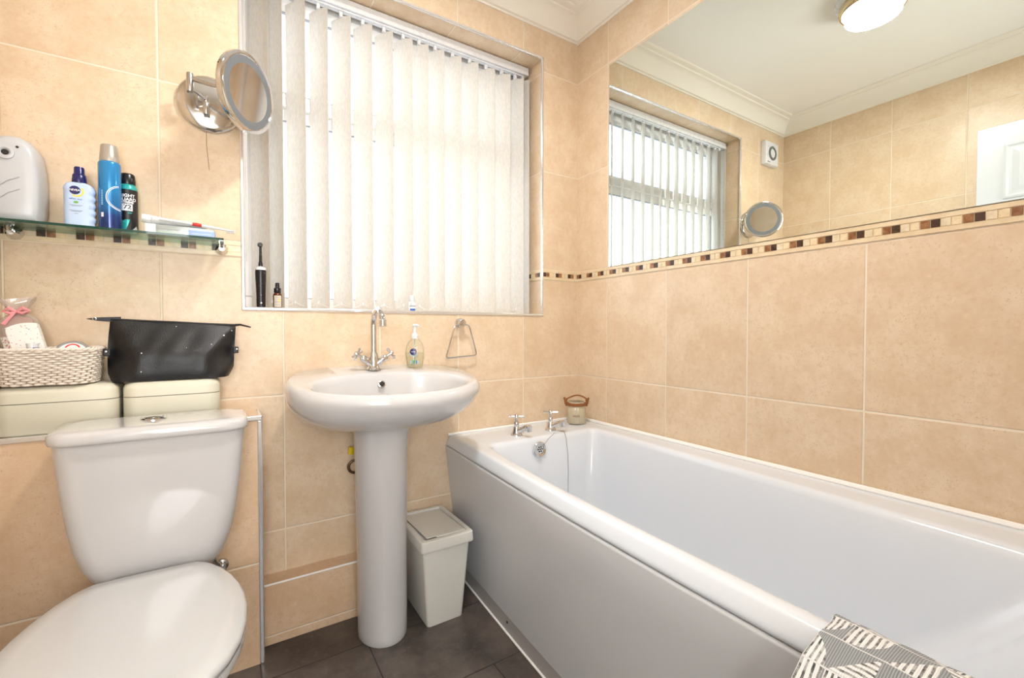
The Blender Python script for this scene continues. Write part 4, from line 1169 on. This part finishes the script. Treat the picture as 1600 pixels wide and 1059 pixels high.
tbx = thing('toothbrush', 'white manual toothbrush with a red band lying over the carton', 'toothbrush', (-1.53, -.09, SHZ+.03))
pts = [(-1.612, -.0975, SHZ+.0425), (-1.58, -.096, SHZ+.0415), (-1.53, -.092, SHZ+.0385), (-1.49, -.088, SHZ+.0355), (-1.455, -.084, SHZ+.0330), (-1.430, -.081, SHZ+.0315)]
obj('handle', MB().tube(pts, [.0035, .0042, .0045, .0040, .0028, .0020], 10), 'white_plastic', tbx)
obj('grip', MB().tube([(-1.536, -.0924, SHZ+.0390), (-1.528, -.0918, SHZ+.0384), (-1.514, -.0908, SHZ+.0374)], [.0047, .0053, .0047], 10), 'red_print', tbx)
mb = MB()
for i in range(6):
    for j in (-1, 1): mb.tube([(-1.452+i*.0035, -.084+j*.002, SHZ+.0330), (-1.452+i*.0035, -.084+j*.002, SHZ+.0235)], .0011, 5)
obj('bristles', mb, plain('grey_bristle', 'B9BEC4', .6), tbx)

# ------------------------------------------------------------------ extending vanity mirror
vm = thing('vanity_mirror', 'round chrome magnifying mirror on an extending arm left of the window', 'mirror', (-1.492, 0, 1.712))
bxm, bzm = -1.492, 1.712
mb = MB().lathe([(.085, 0), (.086, .004), (.085, .009), (.080, .014), (.060, .018), (.030, .020), (.001, .021)], TR((bxm, -.0005, bzm), '-y'), 56)
obj('wall_plate', mb, plain('spotted_chrome', 'CFCDCA', .12, 1), vm)
obj('plate_screw', MB().lathe([(.0035, 0), (.0035, .0015)], TR((-1.545, -.0178, 1.733), '-y'), 12), 'dark', vm)
K1 = Vector((-1.500, -.036, 0)); K2 = Vector((-1.537, -.088, 0))
C = Vector((-1.394, -.160, 1.707)); az, el = math.radians(50), math.radians(-5)
N = Vector((math.sin(az)*math.cos(el), -math.cos(az)*math.cos(el), math.sin(el))).normalized()
mb = MB().lathe([(.0075, 1.668), (.0085, 1.670), (.0085, 1.703), (.0075, 1.705)], TR((K1.x, K1.y, 0)), 18)
mb.lathe([(.0060, 1.7055), (.0065, 1.7065), (.0065, 1.722), (.005, 1.724)], TR((K1.x, K1.y, 0)), 18)
mb.tube([(K1.x, -.015, 1.680), (K1.x, K1.y, 1.680)], .007, 12)
mb.tube([(K1.x, K1.y, 1.713), (K2.x, K2.y, 1.718)], .0052, 12)
mb.lathe([(.0085, 1.704), (.0092, 1.706), (.0092, 1.729), (.0092, 1.7305), (.0092, 1.754), (.0085, 1.756)], TR((K2.x, K2.y, 0)), 20)
B = C-N*.030
mb.tube([(K2.x, K2.y, 1.742), B+Vector((0, 0, .0))], .0060, 12)
mb.lathe([(.011, -.006), (.011, .010), (.016, .012)], TD(B, N), 18)
obj('arm', mb, 'chrome_worn', vm)
T = TD(C, N)
mb = MB().lathe([(.030, -.022), (.085, -.021), (.103, -.018), (.109, -.012), (.110, -.004), (.109, .002), (.105, .0045), (.0985, .0045), (.0965, .0025)], T, 72)
ho = obj('rim', mb, 'chrome', vm)
obj('light_ring', MB().lathe([(.0965, .0018), (.0965, .0026), (.0770, .0026), (.0770, .0018)], T, 72, cap=False), 'grey_ring', vm)
mb = MB().lathe([(.0768, -.001)]+[(.0768*r_, .0022) for r_ in (1.0, .9, .7, .5, .3, .1)]+[(.001, .0022)], T, 72)
obj('mirror_glass', mb, 'mirror2', vm)
side = T @ Vector((.109, 0, -.008))
mb = MB()
sv_ = (T.to_3x3() @ Vector((0, 1, 0)))
rad = -Vector((N.y, -N.x, 0)).normalized()
pp = C+rad*(-.1095)*1.0-N*.006
mb.lathe([(.0022, -.001), (.0022, .0012)], TD(C-N*.007+Vector((-.0845, -.0697, .0)).normalized()*.1095 if False else C-N*.007+(Vector((N.y, -N.x, 0)).normalized()*.106+Vector((0, 0, .03))).normalized()*.1085, (Vector((N.y, -N.x, 0)).normalized()*.106+Vector((0, 0, .03))).normalized()), 10)
obj('rim_screw', mb, 'dark', vm)
obj('pull_cord', MB().tube([(-1.502, -.004, 1.626), (-1.5015, -.004, 1.585), (-1.498, -.003, 1.545), (-1.4955, -.002, 1.513)], .0006, 5), simple('thin_brown_cord', '7A5A3A', .8), vm)

# ------------------------------------------------------------------ things on the window sill
SZ = WZ0+.0005
et = thing('electric_toothbrush', 'black electric toothbrush upright on the left end of the sill', 'toothbrush', (-1.357, .022, SZ))
ex, ey = -1.3575, .024
mb = MB().lathe([(.0115, 0), (.0130, .003), (.0135, .020), (.0140, .060), (.0158, .105), (.0165, .128), (.0160, .133)], TR((ex, ey, SZ)), 28)
obj('handle', mb, 'black_plastic', et)
obj('collar', MB().lathe([(.0160, .1331), (.0163, .136), (.0150, .141), (.008, .144), (.005, .146)], TR((ex, ey, SZ)), 28), 'white_plastic', et)
mb = MB().lathe([(.0062, .1461), (.0066, .150), (.0062, .156), (.0050, .162), (.0040, .190), (.0036, .212)], TR((ex, ey, SZ)), 16)
mb.lathe([(.0076, -.006), (.0080, -.004), (.0080, .003), (.0072, .005), (.0060, .011)], TR((ex-.001, ey-.001, SZ+.217), '-y'), 20)
obj('brush_head', mb, 'black_plastic', et)
obj('button', MB().lathe([(.0025, 0), (.0025, .0012)], TR((ex, ey-.0130, SZ+.024), '-y'), 12), 'white_print', et)
obj('logo_dot', MB().lathe([(.0016, 0), (.0016, .0012)], TR((ex, ey-.0134, SZ+.050), '-y'), 12), 'grey_print', et)

ab = thing('amber_bottle', 'small amber pump bottle on the sill beside the black toothbrush', 'bottle', (-1.308, .022, SZ))
axx, ayy = -1.3085, .024
obj('bottle_body', MB().lathe([(.0115, 0), (.0135, .002), (.0138, .005), (.0138, .052), (.0125, .057), (.0090, .060)], TR((axx, ayy, SZ)), 28), 'amber', ab)
obj('pump_cap', MB().lathe([(.0105, .0602), (.0110, .061), (.0110, .075), (.0095, .0765), (.0070, .078), (.0062, .093), (.0045, .094)], TR((axx, ayy, SZ)), 24), 'black_plastic', ab)
mb = MB()
def am(x, y, d):
    a = x/.0138-.1; return (axx+(.0140+d)*math.sin(a), ayy-(.0140+d)*math.cos(a), SZ+y)
lab = merge((rect_mb(-.0105, .0125, .012, .050, am, nx=8), 0))
for k, z in enumerate((.045, .042, .037, .031, .028, .025, .019, .017)):
    m_ = rect_mb(-.008, .009, z, z+.0010, lambda x, y, d: am(x, y, .0004+d), nx=4); lab.add(m_.v, m_.f, 1)
m_ = disc_mb(.003, lambda x, y, d: am(x+.006, y+.034, .0004+d)); lab.add(m_.v, m_.f, 2)
obj('label', lab, ['label_cream', 'grey_print', 'yellow_print'], ab, smooth=0)

fb = thing('eye_drop_bottle', 'small white and blue bottle on the sill behind the blind slats', 'bottle', (-.835, .05, SZ))
fxx, fyy = -.828, .040
obj('bottle_body', MB().lathe([(.013, 0), (.0145, .002), (.0145, .040), (.012, .046), (.008, .048)], TR((fxx, fyy, SZ)), 24), 'white_plastic', fb)
obj('cap', MB().lathe([(.0095, .0482), (.0100, .050), (.0095, .070), (.006, .072)], TR((fxx, fyy, SZ)), 20), 'white_plastic', fb)
fmn = lambda x, y, d: (fxx+(.0147+d)*math.sin(x/.0147), fyy-(.0147+d)*math.cos(x/.0147), SZ+y)
lab = merge((rect_mb(-.013, .009, .006, .019, fmn, nx=8), 0), (rect_mb(-.015, .010, .027, .031, fmn, nx=8), 1), (disc_mb(.004, lambda x, y, d: fmn(x-.008, y+.035, d)), 2))
obj('label', lab, ['blue_print', 'grey_print', 'label_cream'], fb, smooth=0)

# ------------------------------------------------------------------ bath mat folded over the rim
mm = MB(); pth = []
# cross-section over the rim: from outside bottom, up, over, down inside
def cs(y):
    xo = tub_out(y); xi = ins(y)
    return [(xo-.085, .36), (xo-.098, .44), (xo-.096, .50), (xo-.078, .545), (xo-.045, .574), (xo-.008, .589), (xo+.022, .5925), ((xo+xi)/2+.005, .5935), (xi-.014, .5930), (xi-.001, .5890), (xi+.008, .575), (xi+.014, .55), (xi+.022, .48), (xi+.030, .42)]
ysm = [-1.398-.29*k/20 for k in range(21)]
V = []; UV = []
for th in (0, 1):
    for k, y in enumerate(ysm):
        c = cs(y); s_ = 0; pr = None
        for i, (x, z) in enumerate(c):
            if pr: s_ += math.hypot(x-pr[0], z-pr[1])
            pr = (x, z)
            # thickness outwards
            nrm = Vector(((-1 if i < 4 else (1 if i > 9 else 0)), 0, (1 if 3 < i < 10 else .0))).normalized() if not (i in (4, 9)) else Vector((-.6 if i == 4 else .6, 0, .8))
            wob = .0015*math.sin(y*60+i)
            y2 = y+(.004*math.sin(i*.8) if k == 0 else 0)-(.020*(max(0, 4-i)/4) if False else 0)
            V.append((x+nrm.x*(.006*th+abs(wob)), y2, z+nrm.z*(.006*th+abs(wob)))); UV.append((s_, -y))
nc = len(cs(-1)); nr = len(ysm); F = []
for th in (0, 1):
    for k in range(nr-1):
        for i in range(nc-1):
            a = th*nc*nr+k*nc+i; F.append((a, a+1, a+nc+1, a+nc))
o2 = nc*nr
for k in range(nr-1):
    for i in (0, nc-1): F.append((k*nc+i, (k+1)*nc+i, o2+(k+1)*nc+i, o2+k*nc+i))
for i in range(nc-1):
    for k in (0, nr-1): F.append((k*nc+i, k*nc+i+1, o2+k*nc+i+1, o2+k*nc+i))
mm.add(V, F); mm.uv = UV
obj('bath_mat', mm, 'mat', None, smooth=60, base=(-.74, -1.54, .59), label='grey and white geometric patterned bath mat draped over the bath rim', cat='bath mat')

# ------------------------------------------------------------------ light
w = bpy.data.worlds.new('sky'); SC.world = w; w.use_nodes = True
nt = w.node_tree; nt.nodes.clear()
bg = nt.nodes.new('ShaderNodeBackground'); ow = nt.nodes.new('ShaderNodeOutputWorld')
bg.inputs[0].default_value = (.86, .93, 1, 1); bg.inputs[1].default_value = 2.9
nt.links.new(bg.outputs[0], ow.inputs[0])
def area(name, loc, rot, sx_, sy_, power, col, portal=False, spread=PI):
    L = bpy.data.lights.new(name, 'AREA'); L.shape = 'RECTANGLE'; L.size = sx_; L.size_y = sy_; L.energy = power; L.color = col; L.spread = spread
    o = bpy.data.objects.new(name, L); COL.objects.link(o); o.location = loc; o.rotation_euler = rot
    if portal: L.cycles.is_portal = True
    return o
area('window_portal', ((WX0+WX1)/2, .27, (WZ0+WZ1)/2), (PI/2, 0, PI), WX1-WX0, WZ1-WZ0, 1, (1, 1, 1), portal=True).rotation_euler = (-PI/2, 0, 0)
area('added_fill_high', (-1.45, YF-.75, 2.40), (math.radians(52), 0, 0), 1.0, .7, 9, (.95, .98, 1))  # added unseen fill from behind the camera, not a lamp on the landing
area('added_fill_low', (-1.66, YF-1.0, 1.35), (PI/2+.55, 0, math.radians(-40)), .8, 1.4, 50, (.94, .97, 1))  # second added fill, tilted up through the doorway to brighten ceiling and right wall
P_ = bpy.data.lights.new('ceiling_bulb', 'AREA'); P_.shape = 'DISK'; P_.size = .2; P_.energy = 19; P_.color = (1, .97, .94)
o = bpy.data.objects.new('ceiling_bulb', P_); COL.objects.link(o); o.location = (lx, ly, 2.398)

# ------------------------------------------------------------------ camera
cam = bpy.data.cameras.new('camera'); co = bpy.data.objects.new('camera', cam); COL.objects.link(co)
co.location = (-1.4569, -1.6909, 1.0169)
co.rotation_euler = (math.radians(90-1.181), 0, math.radians(-32.521))
cam.sensor_width = 36; cam.lens = 36*700.45/1600; cam.clip_start = .01
SC.camera = co
SC.view_settings.view_transform = 'Standard'; SC.view_settings.look = 'None'; SC.view_settings.gamma = 1
SC.view_settings.use_curve_mapping = False; SC.view_settings.exposure = .10
